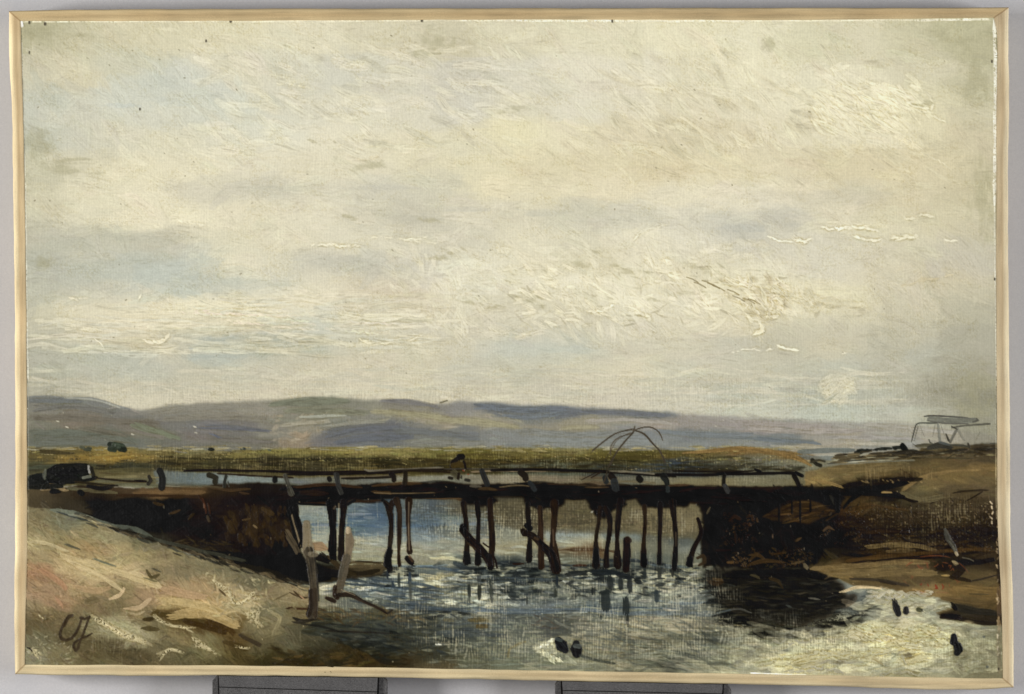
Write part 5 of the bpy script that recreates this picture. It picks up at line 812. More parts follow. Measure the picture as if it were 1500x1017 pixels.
stone([(1397,932),(1397,940)], [7,9], (24,24,26), (40,40,42), 'upper stone of the black pair at the far right')
stone([(1402,946),(1404,952),(1402,956)], [9,11,8], (16,18,18), (34,34,32), 'lower and larger stone of the black pair at the far right'); stroke([(1406,943),(1409,950)], 3, (20,22,22), len(PARTS)-1)
stone([(1345,893),(1349,894)], [6,5], (84,84,60), (60,60,44), 'faint olive stone under the cream ridge')

# a grey stroke on the right bank
GS = part('painted_oar', SHORE, 'single slanting blue-grey stroke on the brown shore')
stroke([(1384,776),(1389,790),(1396,800),(1401,812)], [5,7,6,4], (92,98,96), GS, st=.4, rag=.5, h=.7, col2=(64,68,68)); stroke([(1400,810),(1402,813)], 4, (150,146,130), GS); stroke([(1410,817),(1420,819),(1426,822)], 1.8, (96,98,92), GS, op=.8); stroke([(1397,824),(1401,826)], 6, (140,132,106), SHORE, op=.8, rag=.7)

# ---- worn red collector's stamp
STP = part('red_stamp', SHORE, 'worn red oval ink stamp with broken illegible letters')
RD = (134,74,46)
def rd(p, w=1.8, o=.62, c=RD): stroke(p, w, c, STP, op=o * .95, soft=.9, rag=.9, h=.02, idt=.3)
rd([(1344,817),(1356,815),(1370,814),(1385,815),(1392,817)], 1.6); rd([(1328,829),(1333,825),(1337,824)], 2.4); rd([(1324,836),(1327,833)], 2, .45); rd([(1404,824),(1412,831),(1419,840)], 1.8); rd([(1323,850),(1330,856)], 2, .4)
rd([(1343,826),(1347,832),(1351,833),(1353,829)], 2.8); rd([(1352,824),(1358,824)], 1.8); rd([(1358,825),(1359,832)], 3); rd([(1364,822),(1372,823)], 2); rd([(1368,831),(1373,828),(1374,826)], 3); rd([(1380,826),(1382,832)], 2.4); rd([(1381,824),(1388,825)], 2); rd([(1389,832),(1390,828),(1393,829),(1391,834)], 2.2); rd([(1393,836),(1396,833),(1397,836)], 1.8)
rd([(1334,841),(1336,847),(1333,847)], 2.6, .5); rd([(1336,843),(1339,847)], 2, .5); rd([(1349,851),(1354,851),(1356,853)], 2); rd([(1348,858),(1351,856)], 3, .7, (130,44,28)); rd([(1358,855),(1361,860)], 3.4, .75, (140,50,30)); rd([(1371,857),(1373,862),(1370,863)], 2.8, .75, (140,46,28)); rd([(1380,856),(1382,860),(1380,863)], 3.2, .75, (144,56,34)); rd([(1390,855),(1391,860)], 2.4, .7); rd([(1399,849),(1404,852),(1408,853)], 2.8); rd([(1401,852),(1403,855)], 2, .6); rd([(1344,866),(1350,868),(1356,867)], 2, .4, (170,110,76)); rd([(1372,868),(1380,868),(1390,869)], 2, .35, (170,110,76)); rd([(1330,816),(1345,817)], 1, .35)

# ---- monogram
MON = part('monogram', SAND, 'dark brown brushed cursive monogram CJ in the lower left corner')
MB_ = (62,50,34)
def mo(p, w): stroke(p, np.array(w) * 1.25, MB_, MON, op=.9, st=.3, rag=.25, h=.15, soft=1.0, col2=(44,34,22), idt=.4)
mo([(106,902),(101,903),(96,909),(91,919),(88,929),(90,936),(97,938),(105,935),(112,926),(117,915),(120,905)], [3.4,4,3,3,3.4,3.6,3.4,3,3,3,2.6])
mo([(99,906),(94,916)], 4); mo([(118,905),(124,907),(131,904)], 3); mo([(131,903),(127,915),(122,928),(117,940),(114,950),(111,953),(108,947),(109,942),(118,936),(128,932),(135,928)], [2.6,2.6,2.4,2.4,3,3.4,3,2.6,2.6,2.6,1.6])

# ---- edge wear, nail heads and whitish rim at the fold
def edge_line(pts, w, c, o, d=0.0, dr=.35):
    stroke(pts, w, c, None, op=o, rag=1.0, soft=1.0, h=.3, dry=dr)
edge_line([(30,32),(400,31.5),(770,30),(1140,30.5),(1450,29)], 1.6, (222,216,190), .8)
edge_line([(740,30.5),(900,31),(1100,31)], 2.6, (226,222,200), .9)
edge_line([(1340,30),(1450,28)], 3, (220,216,196), .8)
edge_line([(1456,28),(1458,90),(1458,170),(1457,300)], 5, (214,212,200), .9)
edge_line([(1457,300),(1458,420),(1460,560),(1461,600)], 1.8, (200,198,184), .8)
edge_line([(32,60),(33,150),(36,230),(38,330),(39,420),(41,560)], 2.0, (206,206,192), .7)
stroke([(41,560),(41.5,700),(41.5,760)], 2, (150,148,134), None, op=.5, dry=.3)
stroke([(1459,600),(1459,700),(1460,760)], 1.6, (170,168,150), None, op=.6, dry=.25)
for y0, y1, c in [(640,700,(120,116,96)),(760,860,(46,36,26)),(860,905,(96,76,60)),(905,925,(150,130,100)),(925,985,(120,110,84))]:
    stroke([(1463,y0),(1464,y1)], 6, c, None, op=.8, dry=.25, rag=.6)
for y in rng.uniform(770, 985, 26): stroke([(1460+rng.uniform(-1,3),y-rng.uniform(1,5)),(1461,y)], rng.uniform(1, 2), (176,162,138), None, op=rng.uniform(.4, .8), h=.4)
for y in (735,742,750,757,764): stroke([(1450+rng.uniform(0,5),y),(1453,y+3)], 2, (206,200,184), None, op=.8, h=.4)
stroke([(31,33),(32,38)], 4, (236,236,232), None, h=.5); stroke([(40,949),(44,950),(47,954)], 1.6, (30,26,20), None); stroke([(1100,986),(1180,989)], 1.6, (210,206,190), None, op=.8)
for x, y in [(897,31),(618,30),(66,35),(43,33),(338,31),(1457,409),(1453,90),(43,77),(302,60),(1463,980),(205,160+0)]:
    stroke([(x,y-.8),(x,y+1)], 2.4 if y > 50 else 3.2, (66,58,44), None, op=.85)
# specks of dirt
for k in range(110):
    x = rng.uniform(40, 1450); y = rng.uniform(35, 600)
    stroke([(x, y), (x + rng.uniform(-2, 2), y + rng.uniform(-1, 1.5))], rng.uniform(.8, 1.7), (112,102,72), None, op=rng.uniform(.25, .75), h=-.2)
for k in range(130):
    x = rng.uniform(60, 1450); y = rng.uniform(600, 985)
    stroke([(x, y), (x + rng.uniform(-1, 1), y + rng.uniform(-1, 1.5))], rng.uniform(.8, 1.5), (176,166,138), None, op=rng.uniform(.2, .6), h=.25)

# ---- colour balance of each motif's pigments
def balance(ids, g=1.0, gam=1.0, ratio=None, mixr=0.0):
    m = np.isin(ID, ids)
    c = C[m]
    if gam != 1.0: c = c ** gam
    c = c * g
    if ratio is not None:
        q = np.array(ratio, f4); lum = c @ np.array([.3, .59, .11], f4)
        c = c + (lum[:, None] * (q / (q @ np.array([.3, .59, .11], f4))) - c) * mixr
    C[m] = c
balance([SKY, SUN], 1.115, 1.0, (1, .968, .858), .44)
balance([HILL], 1.16, 1.06, (1, 1, .92), .42)
balance([MEAD, SPIT], 1.16, 1.2, (1, .92, .64), .35)
balance([FAR], 1.02, 1.05, (1, 1, .90), .2)
balance([RIV, FSH], 1.50, 1.48, (1, 1, .89), .42)
balance([REFL], .8)
balance([SAND], 1.42, 1.3, (1, .905, .69), .38)
balance([SHORE, GS], 1.24, 1.26, (1, .85, .58), .42)
balance([STP], .92)
balance([BANK], .86, 1.08, (1, .84, .58), .6)
balance([ABUT, SHAD, BRI, RAIL], .94, 1.08, (1, .86, .64), .5)
balance([k for k, q in enumerate(PARTS) if q[0] in ('painted_post', 'painted_brace', 'painted_stump')], .68, 1.1, (1, .83, .64), .62)
balance([k for k, q in enumerate(PARTS) if q[0] in ('painted_branch', 'painted_mooring_post', 'painted_net_hoops')], .95, 1.0, (1, .91, .74), .7)

# ---- the weave: pale thread crests where the paint is thin and scrubbed
OPEN = [SKY, HILL, MEAD, FAR, RIV, SHORE, SHAD, FSH, SAND, SPIT]
def threads(pts, col, op, thr=.62, vert=True, soft=12):
    P = np.array(pts, float)
    s = sl(P[:, 0].min() - 20, P[:, 1].min() - 20, P[:, 0].max() + 20, P[:, 1].max() + 20)
    a = polymask(pts, s, 8, 20, soft)
    n = fbm(PXX[s] / 2.6, PYY[s] / (12 if vert else 3), rng.random() * 40, 3)
    n2 = fbm(PXX[s] / 40, PYY[s] / 20, rng.random() * 40, 3)
    t = clip01((WV[s] * .62 + n * .50 + (n2 - .5) * .9 - thr) / .26) * .85
    a = a * t * op * np.where(np.isin(ID[s], OPEN), 1, .06)
    C[s] += (rgb(col) - C[s]) * a[..., None]
    H[s] += a * .12
def valleys(pts, col, op, thr=.62, soft=12):
    P = np.array(pts, float)
    s = sl(P[:, 0].min() - 20, P[:, 1].min() - 20, P[:, 0].max() + 20, P[:, 1].max() + 20)
    a = polymask(pts, s, 8, 20, soft)
    n = fbm(PXX[s] / 2.6, PYY[s] / 5, rng.random() * 40, 3)
    n2 = fbm(PXX[s] / 40, PYY[s] / 20, rng.random() * 40, 3)
    t = clip01(((1 - WV[s]) * .6 + n * .5 + (n2 - .5) * .6 - thr) / .12)
    C[s] += (rgb(col) - C[s]) * (a * t * op * .65 * np.where(np.isin(ID[s], OPEN), 1, .1))[..., None]
threads([(210,664),(480,664),(620,672),(620,690),(230,690)], (150,138,92), .75, .56)
threads([(60,664),(240,660),(240,680),(60,684)], (170,150,88), .45, .6)
threads([(600,664),(1040,668),(1180,678),(1180,694),(640,692)], (160,154,118), .6, .6)
threads([(440,700),(1160,700),(1160,710),(440,710)], (186,178,146), .6, .56)
threads([(430,742),(1020,742),(1020,835),(430,830)], (184,180,152), .55, .60)
threads([(600,740),(800,738),(800,780),(640,775)], (176,166,130), .6, .56)
threads([(460,840),(1050,840),(1100,900),(1060,975),(640,980),(600,900),(470,910)], (182,178,152), .62, .58)
threads([(560,880),(740,880),(760,975),(640,975)], (168,160,128), .6, .54)
threads([(1060,900),(1270,905),(1240,940),(1060,940)], (180,176,152), .5, .57)
threads([(1290,730),(1450,730),(1450,800),(1290,800)], (150,138,104), .55, .60)
threads([(1190,690),(1380,680),(1360,702),(1200,704)], (150,134,94), .5, .6)
threads([(120,900),(280,930),(260,975),(120,975)], (150,142,108), .4, .62)
valleys([(600,738),(1020,738),(1020,780),(620,790)], (54,52,42), .6, .60)
valleys([(480,840),(1050,835),(1060,960),(640,970),(470,900)], (56,62,62), .55, .60)
valleys([(230,664),(1180,668),(1180,692),(230,690)], (44,38,20), .6, .58)
valleys([(1060,900),(1280,905),(1240,950),(1040,960)], (60,58,44), .5, .6)
valleys([(1260,740),(1460,735),(1460,815),(1260,815)], (30,22,14), .6, .58)
valleys([(640,960),(1100,950),(1460,920),(1460,985),(640,975)], (96,92,66), .4, .62)
valleys([(60,560),(1460,560),(1460,655),(60,655)], (90,88,74), .12, .62)

# overall tooth: linen crests a little lighter, grime settled between the threads
amp = (0.02 + 0.05 * fbm(PXX / 50, PYY / 50, 77, 3)) * WA
C *= (1 + (WV - 0.5) * amp * 1.5)[..., None]
fine = fbm(PXX / 1.5, PYY / 1.5, 88, 2)
C *= (1 + (fine - 0.5) * np.where(np.isin(ID, [SKY, HILL]), .09, .17))[..., None]
grim = clip01((fbm(PXX / 30, PYY / 18, 91, 4) - 0.5) / 0.2) * clip01((fbm(PXX / 1.6, PYY / 1.6, 93, 2) - 0.5) / 0.25)
C += (C * np.array([.86, .83, .72], f4) - C) * (grim * 0.40)[..., None]
lowp = H - blur(H, 3)
C += (C * np.array([.84, .80, .66], f4) - C) * clip01(-lowp * 1.6 - .02)[..., None] * 0.8
C = np.clip(C, 0.02, 0.97)
# relief, in photo pixels above the ground
REL = H * 0.85 + (WV - 0.5) * 0.22 * (0.3 + 0.7 * WA) + (fine - .5) * 0.12
REL = np.clip(REL, -0.6, 4.0)
# ================================================================ building the objects
def link(o, parent=None):
    scene.collection.objects.link(o)
    if parent is not None: o.parent = parent
    return o
def empty(name, loc=(0, 0, 0)):
    o = bpy.data.objects.new(name, None); o.location = loc; o.empty_display_size = 0.02
    return link(o)
def nodes(name):
    m = bpy.data.materials.new(name); m.use_nodes = True
    nt = m.node_tree; b = nt.nodes['Principled BSDF']
    return m, nt, b
def N(nt, t, **kw):
    n = nt.nodes.new(t)
    for k, v in kw.items():
        if k.startswith('i_'):
            n.inputs[int(k[2:]) if k[2:].isdigit() else k[2:]].default_value = v
        else: setattr(n, k, v)
    return n
def mesh_np(name, v, f, smooth=True, quad=True):
    me = bpy.data.meshes.new(name)
    v = np.ascontiguousarray(v, np.float32); f = np.ascontiguousarray(f, np.int32)
    me.vertices.add(len(v)); me.vertices.foreach_set('co', v.ravel())
    k = f.shape[1]
    me.loops.add(f.size); me.loops.foreach_set('vertex_index', f.ravel())
    me.polygons.add(len(f)); me.polygons.foreach_set('loop_start', np.arange(0, f.size, k, dtype=np.int32))
    me.polygons.foreach_set('use_smooth', np.full(len(f), smooth))
    me.update(calc_edges=True)
    return me

# ---- materials
def srgb2lin(c):
    c = np.asarray(c, np.float32)
    return np.where(c <= 0.04045, c / 12.92, ((c + 0.055) / 1.055) ** 2.4)
def L3(r, g, b): return tuple(float(v) for v in srgb2lin(np.array([r, g, b]) / 255.0)) + (1.0,)

SHEEN = 0.0055   # what the varnish adds by itself under these lamps
GA, GB, GC = 0.928, -0.055, 0.075   # fall-off of the lamps across the canvas
EXPO = 0.97       # how bright a white surface renders under the two lamps
paint, nt, b = nodes('oil_paint')
at = N(nt, 'ShaderNodeAttribute', attribute_name='pigment')
geo = N(nt, 'ShaderNodeTexCoord')
nzn = N(nt, 'ShaderNodeTexNoise', i_Scale=9000.0, i_Detail=3.0)
nt.links.new(geo.outputs['Object'], nzn.inputs['Vector'])
bmp = N(nt, 'ShaderNodeBump', i_Strength=0.25, i_Distance=0.00006)
nt.links.new(nzn.outputs['Fac'], bmp.inputs['Height'])
nt.links.new(bmp.outputs['Normal'], b.inputs['Normal'])
mxr = N(nt, 'ShaderNodeMapRange', i_3=0.30, i_4=0.62)
nz2 = N(nt, 'ShaderNodeTexNoise', i_Scale=120.0, i_Detail=4.0)
nt.links.new(geo.outputs['Object'], nz2.inputs['Vector'])
nt.links.new(nz2.outputs['Fac'], mxr.inputs[0]); nt.links.new(mxr.outputs[0], b.inputs['Roughness'])
nt.links.new(at.outputs['Color'], b.inputs['Base Color'])
b.inputs['Specular IOR Level'].default_value = 0.22

def paper_mat(name, tint, vertical):
    m, nt, b = nodes(name)
    tc = N(nt, 'ShaderNodeTexCoord')
    mp = N(nt, 'ShaderNodeMapping'); mp.inputs['Scale'].default_value = (520, 60, 26) if vertical else (26, 60, 520)
    n1 = N(nt, 'ShaderNodeTexNoise', i_Scale=1.0, i_Detail=4.0, i_Roughness=0.6)
    nt.links.new(tc.outputs['Object'], mp.inputs[0]); nt.links.new(mp.outputs[0], n1.inputs['Vector'])
    n2 = N(nt, 'ShaderNodeTexNoise', i_Scale=2600.0, i_Detail=3.0)
    n3 = N(nt, 'ShaderNodeTexNoise', i_Scale=40.0, i_Detail=3.0)
    for n in (n2, n3): nt.links.new(tc.outputs['Object'], n.inputs['Vector'])
    r = N(nt, 'ShaderNodeValToRGB'); el = r.color_ramp.elements
    el[0].position = .34; el[0].color = L3(*[v * .82 for v in tint]); el[1].position = .66; el[1].color = L3(*[min(250, v * 1.10) for v in tint])
    mm_ = N(nt, 'ShaderNodeMath', operation='MULTIPLY_ADD', i_1=0.5); mm2 = N(nt, 'ShaderNodeMath', operation='MULTIPLY_ADD', i_1=0.25); mm3 = N(nt, 'ShaderNodeMath', operation='MULTIPLY', i_1=0.25)
    nt.links.new(n3.outputs['Fac'], mm3.inputs[0]); nt.links.new(n2.outputs['Fac'], mm2.inputs[0]); nt.links.new(mm3.outputs[0], mm2.inputs[2])
    nt.links.new(n1.outputs['Fac'], mm_.inputs[0]); nt.links.new(mm2.outputs[0], mm_.inputs[2])
    nt.links.new(mm_.outputs[0], r.inputs[0])
    at = N(nt, 'ShaderNodeAttribute', attribute_name='wear_light')
    mx = N(nt, 'ShaderNodeMix', data_type='RGBA', blend_type='MULTIPLY'); mx.inputs[0].default_value = 1.0
    nt.links.new(r.outputs[0], mx.inputs[6]); nt.links.new(at.outputs['Color'], mx.inputs[7])
    nt.links.new(mx.outputs[2], b.inputs['Base Color'])
    bm = N(nt, 'ShaderNodeBump', i_Strength=0.6, i_Distance=0.0003)
    nt.links.new(mm_.outputs[0], bm.inputs['Height']); nt.links.new(bm.outputs[0], b.inputs['Normal'])
    b.inputs['Roughness'].default_value = .75; b.inputs['Specular IOR Level'].default_value = .25
    return m

def grain_mat(name, ca, cb, scale, rough, bump=0.3, dist=0.0003, soft=None):
    m, nt, b = nodes(name)
    tc = N(nt, 'ShaderNodeTexCoord')
    n = N(nt, 'ShaderNodeTexNoise', i_Scale=scale, i_Detail=4.0, i_Roughness=0.7)
    nt.links.new(tc.outputs['Object'], n.inputs['Vector'])
    r = N(nt, 'ShaderNodeValToRGB'); el = r.color_ramp.elements
    el[0].position = .32; el[0].color = ca; el[1].position = .68; el[1].color = cb
    nt.links.new(n.outputs['Fac'], r.inputs[0])
    out = r.outputs[0]
    if soft:
        n2 = N(nt, 'ShaderNodeTexNoise', i_Scale=soft[0], i_Detail=3.0)
        nt.links.new(tc.outputs['Object'], n2.inputs['Vector'])
        r2 = N(nt, 'ShaderNodeValToRGB'); e2 = r2.color_ramp.elements
        e2[0].position = .3; e2[0].color = soft[1]; e2[1].position = .7; e2[1].color = soft[2]
        nt.links.new(n2.outputs['Fac'], r2.inputs[0])
        mx = N(nt, 'ShaderNodeMix', data_type='RGBA', blend_type='MULTIPLY'); mx.inputs[0].default_value = 1.0
        nt.links.new(out, mx.inputs[6]); nt.links.new(r2.outputs[0], mx.inputs[7]); out = mx.outputs[2]
    nt.links.new(out, b.inputs['Base Color'])
    bm = N(nt, 'ShaderNodeBump', i_Strength=bump, i_Distance=dist)
    nt.links.new(n.outputs['Fac'], bm.inputs['Height']); nt.links.new(bm.outputs[0], b.inputs['Normal'])
    b.inputs['Roughness'].default_value = rough; b.inputs['Specular IOR Level'].default_value = .2
    return m

inn = {'top': [(30,31),(150,31),(400,30.3),(770,28.7),(1140,29.4),(1300,28),(1456,26)],
       'right': [(1456,26),(1461,60),(1460,160),(1459.5,270),(1460,500),(1461,700),(1462,780),(1466,860),(1468,920),(1469,994)],
       'bottom': [(36.5,974),(200,974.3),(400,975.5),(770,981.7),(1140,988),(1300,991.5),(1469,994)],
       'left': [(30,31),(32,100),(34,170),(36,270),(39,520),(40,770),(39,850),(37.5,900),(36.5,974)]}
out_ = {'top': [(12,16),(150,13.5),(400,12.4),(770,11.7),(1140,11),(1300,11.5),(1478.5,10.5)],
        'right': [(1478.5,10.5),(1478,60),(1479.5,150),(1477.5,270),(1479.5,500),(1481,700),(1481.5,780),(1485,870),(1486,930),(1486,1008)],
        'bottom': [(21,988.5),(200,990.5),(400,990.5),(770,997),(1140,1004),(1380,1011),(1486,1008)],
        'left': [(12,16),(12.5,90),(16.5,160),(18,270),(21,520),(21,770),(20,850),(20,920),(21,988.5)]}

mid_ = [((a[0] * .4 + b[0] * .6), (a[1] * .4 + b[1] * .6)) for sd_, rv in (('top', 0), ('right', 0), ('bottom', 1), ('left', 1)) for a, b in (lambda A, B: list(zip(A, B)))([inn[sd_], inn[sd_][::-1]][rv], [out_[sd_], out_[sd_][::-1]][rv])] if False else [(20,21),(150,20),(400,19.5),(770,18.5),(1140,18.5),(1472,17),(1473,270),(1473,700),(1478,870),(1480,1001),(1140,997),(770,990),(400,984),(26,982),(27,850),(28,520),(25,270),(20,100)]
INSIDE = polymask(mid_, ALL, 0, 10, 0) > 0.5

# ---- the painting: one relief mesh per painted motif, all on one continuous surface
root = empty('oil_painting', W3(750, 508, 0))
root['label'] = 'unframed oil painting of a dark timber bridge over a river, bound in tan tape'
root['category'] = 'painting'
RC = np.array(root.location, np.float32)
vx = ((PXX - CXP) * PX).astype(np.float32); vz = ((CYP - PYY) * PX).astype(np.float32)
vy = (-REL * PX).astype(np.float32)
V = np.stack([vx, vy, vz], -1).reshape(-1, 3) - RC
gy_, gx_ = np.gradient(REL)
NR = np.stack([-gx_ * G, -np.ones_like(gx_), gy_ * G], -1).astype(np.float32)   # outward is -Y
NR /= np.linalg.norm(NR, axis=-1, keepdims=True); NR = NR.reshape(-1, 3)
COL = np.ones((NY * NX, 4), np.float32)
xr_ = (PXX - 750) / 720
EX = EXPO * (GA + GB * xr_ + GC * xr_ ** 2)
COL[:, :3] = np.maximum((srgb2lin(C) - SHEEN) / EX[..., None], 0.0012).reshape(-1, 3)
okf = INSIDE[:-1, :-1].ravel()
fid = ID[:-1, :-1].ravel()[okf]
ii = (np.arange(NY - 1)[:, None] * NX + np.arange(NX - 1)[None, :]).ravel().astype(np.int32)[okf]
objs = {}
order = np.argsort(fid, kind='stable')
cnt = np.bincount(fid, minlength=len(PARTS)); st_ = np.concatenate([[0], np.cumsum(cnt)])
remap = np.full(NX * NY, -1, np.int32)
for k, (nm, par, lab, grp) in enumerate(PARTS):
    if cnt[k] == 0: continue
    b0 = ii[order[st_[k]:st_[k + 1]]]
    F = np.stack([b0, b0 + NX, b0 + NX + 1, b0 + 1], -1)
    used = np.zeros(NX * NY, bool); used[F.ravel()] = True
    idx = np.nonzero(used)[0]
    remap[idx] = np.arange(len(idx), dtype=np.int32)
    me = mesh_np(nm, V[idx], remap[F])
    ca = me.attributes.new('pigment', 'FLOAT_COLOR', 'POINT'); ca.data.foreach_set('color', COL[idx].ravel())
    try:
        cn = me.attributes.new('custom_normal', 'FLOAT_VECTOR', 'POINT'); cn.data.foreach_set('vector', NR[idx].ravel())
    except Exception as ex:
        print('custom normals skipped', ex)
    me.materials.append(paint)
    o = bpy.data.objects.new(nm, me)
    if lab: o['label'] = lab
    if nm in ('painted_reflections', 'painted_water_highlight'): o['kind'] = 'stuff'
    objs[k] = o
for k, (nm, par, lab, grp) in enumerate(PARTS):
    if k in objs:
        link(objs[k], root if par is None else objs.get(par, root))

# ---- paper tape round the edges, mitred at the corners
TCOL = {'top': (208,185,140), 'right': (212,192,154), 'bottom': (222,203,160), 'left': (214,191,148)}
TT = np.concatenate([[0, .0008, .0018, .003], np.linspace(.006, .994, 252), [.997, .9982, .9992, 1.0]])
def interp_poly(pts, K):
    P = np.array(pts, float); Q, _ = resample(P, np.ones(len(P)), 4.0)
    d = np.concatenate([[0], np.cumsum(np.hypot(*np.diff(Q, axis=0).T))]); d /= d[-1]
    t = TT
    return np.stack([np.interp(t, d, Q[:, 0]), np.interp(t, d, Q[:, 1])], -1)
DEPTH = 52.0
for side in ('top', 'bottom', 'left', 'right'):
    K = 260
    I = interp_poly(inn[side], K); O = interp_poly(out_[side], K)
    horiz = side in ('top', 'bottom')
    ph = {'top': 1, 'bottom': 2, 'left': 3, 'right': 4}[side]
    tt = TT
    wob = np.array([float(nz(np.array([t * 60.0]), np.array([0.5]), ph)[0]) - .5 for t in tt])
    nrm = O - I; ln = np.hypot(nrm[:, 0], nrm[:, 1]); nrm /= ln[:, None]
    prof = []   # (fraction from inner to outer or offset from outer, z)
    R_ = 8.5 if not horiz else 5.5
    rows = []
    for k in range(K):
        base = 1.1 + wob[k] * .6 + (0.25 if horiz else 0)
        row = []
        wd = ln[k] * 1.0
        n2 = nrm[k]
        for q, z in ((0.0, -0.6), (0.0, base * .6), (0.6 / wd, base), (.12, base + .15), (.28, base + .2), (.45, base + .1 + wob[k] * .5), (max(.5, 1 - R_ / wd), base)):
            row.append((I[k] + n2 * wd * q + n2 * (wob[k] * .8 if q < .1 else 0), z))
        for a in range(1, 7):
            an = a / 6 * math.pi / 2
            row.append((O[k] - n2 * min(R_, wd * .5) * (1 - math.sin(an)) + n2 * wob[k] * 1.0, base - R_ * (1 - math.cos(an))))
        row.append((O[k] - n2 * .6 + n2 * wob[k] * .5, -DEPTH * .5)); row.append((O[k] - n2 * 1.0, -DEPTH))
        rows.append(row)
    M_ = len(rows[0])
    VV = np.array([W3(p[0], p[1], z) for row in rows for p, z in row], np.float32) - RC
    FF = []
    for k in range(K - 1):
        for j in range(M_ - 1):
            a = k * M_ + j; q = (a, a + 1, a + M_ + 1, a + M_)
            FF.append(q if side in ('left', 'bottom') else q[::-1])
    me = mesh_np('paper_tape', VV, np.array(FF))
    # handling wear and painted lamplight: fold lightened as if lit, darker glue band
    wear_light = np.ones((K, M_, 4), np.float32)
    fr = np.array([0, 0, .03, .12, .28, .45, .6] + [.62 + .06 * a for a in range(1, 7)] + [1, 1])
    dirt = 0.91 + 0.09 * np.clip(np.abs(fr - .42) * 4, 0, 1)
    gl = np.array([[float(v) for v in nz(np.linspace(0, 25, K), np.full(K, 3.3), ph + 9)]]).T
    w_ = dirt[None, :] * (0.90 + 0.14 * gl)
    tone = np.array([1.0, 0.985, 0.95], np.float32)
    fold = np.clip((fr - .56) * 12, 0, 1) * (0.20 if not horiz else 0.03)
    band = -.06 * np.exp(-((fr - .42) / .16) ** 2)
    w_ = w_ * (1 + fold[None, :] + band[None, :])
    w_[0:2] *= .72; w_[-2:] *= .72
    for c in range(3): wear_light[:, :, c] = w_ ** (1 + 0.3 * c)
    ca = me.attributes.new('wear_light', 'FLOAT_COLOR', 'POINT'); ca.data.foreach_set('color', wear_light.reshape(-1))
    me.materials.append(paper_mat('kraft_paper_' + side, TCOL[side], not horiz))
    o = link(bpy.data.objects.new('paper_tape', me), root)
    o['label'] = {'top': 'tan paper tape along the top edge', 'bottom': 'tan paper tape along the bottom edge', 'left': 'tan paper tape along the left edge', 'right': 'tan paper tape along the right edge with a bright rounded fold'}[side]

def boxpx(name, x0, y0, x1, y1, z0, z1, mat, parent=None, off=None, bev=0.0, skew=None):
    """bevelled box given in photo pixels and depth"""
    import bmesh
    bm = bmesh.new()
    vs = []
    for z in (z0, z1):
        for (x, y) in ((x0, y0), (x1, y0), (x1, y1), (x0, y1)):
            if skew is not None: y = y + skew(x) if y == y0 else y
            v = np.array(W3(x, y, z)) - (off if off is not None else 0)
            vs.append(bm.verts.new(v))
    for q in ((0,1,2,3),(7,6,5,4),(0,4,5,1),(1,5,6,2),(2,6,7,3),(3,7,4,0)):
        bm.faces.new([vs[i] for i in q])
    bmesh.ops.recalc_face_normals(bm, faces=bm.faces)
    if bev: bmesh.ops.bevel(bm, geom=list(bm.edges), offset=bev * PX, segments=2, affect='EDGES', profile=.6)
    me = bpy.data.meshes.new(name); bm.to_mesh(me); bm.free()
    me.materials.append(mat)
    return link(bpy.data.objects.new(name, me), parent)

wood = grain_mat('stretcher_wood', L3(150,120,80), L3(176,146,102), 90.0, .7)
for nm, x0, y0, x1, y1 in (('stretcher_bar', 24, 22, 1470, 80), ('stretcher_bar', 28, 925, 1474, 984), ('stretcher_bar', 28, 80, 88, 925), ('stretcher_bar', 1412, 80, 1472, 925)):
    boxpx(nm, x0, y0, x1, y1, -50, -6, wood, root, RC, 1.0)

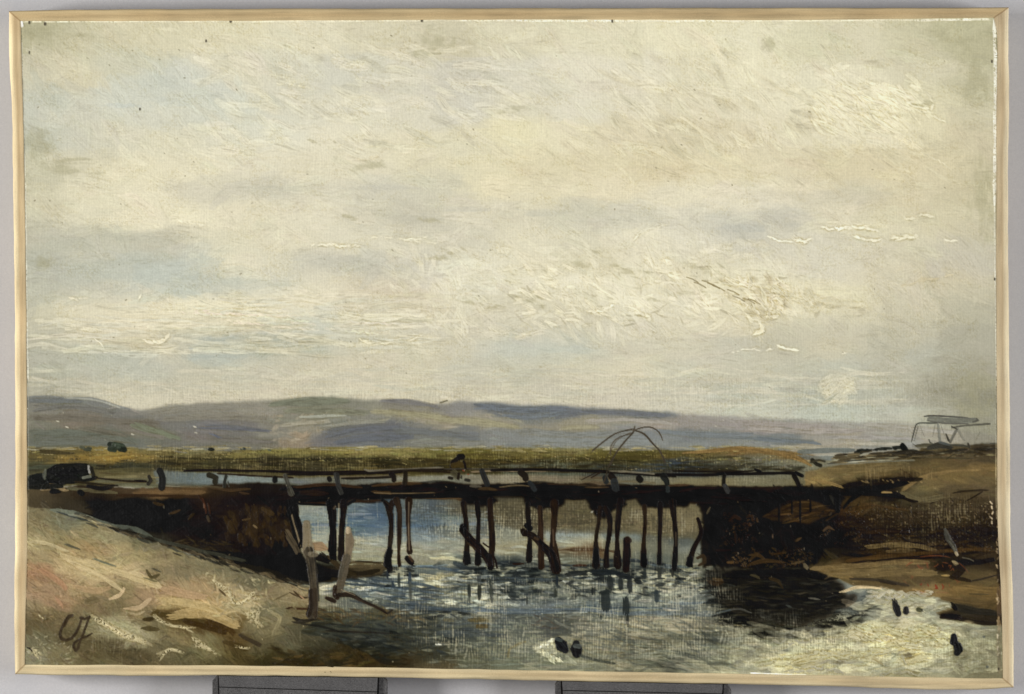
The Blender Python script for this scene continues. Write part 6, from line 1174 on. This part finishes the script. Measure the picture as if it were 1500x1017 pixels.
# ---- the two dark foam blocks that carry the painting
foam = grain_mat('charcoal_foam', L3(62,61,61), L3(118,116,115), 2300.0, .95, .6, .0003, (90.0, (.8,.8,.8,1), (1,1,1,1)))
slit = grain_mat('foam_slit', L3(14,13,13), L3(26,25,25), 1500.0, .95)
def block(x0, x1, ya, yb, lab, seam):
    e = empty('foam_block', W3((x0 + x1) / 2, 1250, -30))
    e['label'] = lab; e['category'] = 'support block'; e['group'] = 'foam blocks under the painting'
    off = np.array(e.location)
    top = lambda x: ya + (yb - ya) * (x - x0) / (x1 - x0)
    import bmesh
    def prism(name, poly_, z0, z1, mat, bev=.6):
        bm = bmesh.new()
        lo = [bm.verts.new(np.array(W3(x, y, z0)) - off) for x, y in poly_]
        hi = [bm.verts.new(np.array(W3(x, y, z1)) - off) for x, y in poly_]
        bm.faces.new(lo[::-1]); bm.faces.new(hi)
        for i in range(len(poly_)):
            j = (i + 1) % len(poly_); bm.faces.new((lo[i], lo[j], hi[j], hi[i]))
        bmesh.ops.recalc_face_normals(bm, faces=bm.faces)
        bmesh.ops.bevel(bm, geom=list(bm.edges), offset=bev * PX, segments=2, affect='EDGES', profile=.6)
        me = bpy.data.meshes.new(name); bm.to_mesh(me); bm.free(); me.materials.append(mat)
        return link(bpy.data.objects.new(name, me), e)
    xl, xr = x0 + 10, x1 - 13
    ys = seam
    prism('top_pad', [(xl, top(xl) + .3), (xr, top(xr) + .3), (xr - 1, ys(xr) - .5), (xl + 1, ys(xl) - .5)], -42, -3, foam)
    prism('front_pad', [(xl + 1, ys(xl) + .5), (xr - 1, ys(xr) + .5), (xr - 12, 1250), (xl + 14, 1250)], -42, -1, foam)
    prism('core', [(xl - 2, top(xl) + 2), (xr + 2, top(xr) + 2), (xr - 4, 1249), (xl + 4, 1249)], -40, -8, slit)
    prism('side_pad', [(x0, top(x0) + 8), (x0 + 7, top(x0) + .5), (xl - 1.2, top(xl) + .3), (xl + 11.5, 1250), (x0, 1250)], -42, -9, foam)
    prism('side_pad', [(xr + 1.5, top(xr) + .3), (x1 - 6, top(x1) + .5), (x1, top(x1) + 8), (x1, 1250), (xr - 10, 1250)], -42, -9, foam)
block(310, 566, 990.4, 993.4, 'charcoal foam block under the left half of the painting', lambda x: 1007 + (x - 320) * .031)
block(813.5, 1072, 998.2, 1003.2, 'charcoal foam block under the right half of the painting', lambda x: 1012 + (x - 825) * .022)

# ---- the grey backdrop behind it all
back = grain_mat('grey_backdrop', L3(187,186,187), L3(197,196,197), 1400.0, .9, .25, .0002, (9.0, (.95,.955,.96,1), (1,.99,.995,1)))
bd = boxpx('backdrop_wall', -1500, -1500, 3000, 2500, -260, -BACKD, back)
bd['kind'] = 'structure'
shelf = boxpx('shelf', -1500, 1250.6, 3000, 1320, -BACKD + 2, 120, back)
shelf['kind'] = 'structure'
bpy.context.view_layer.update()
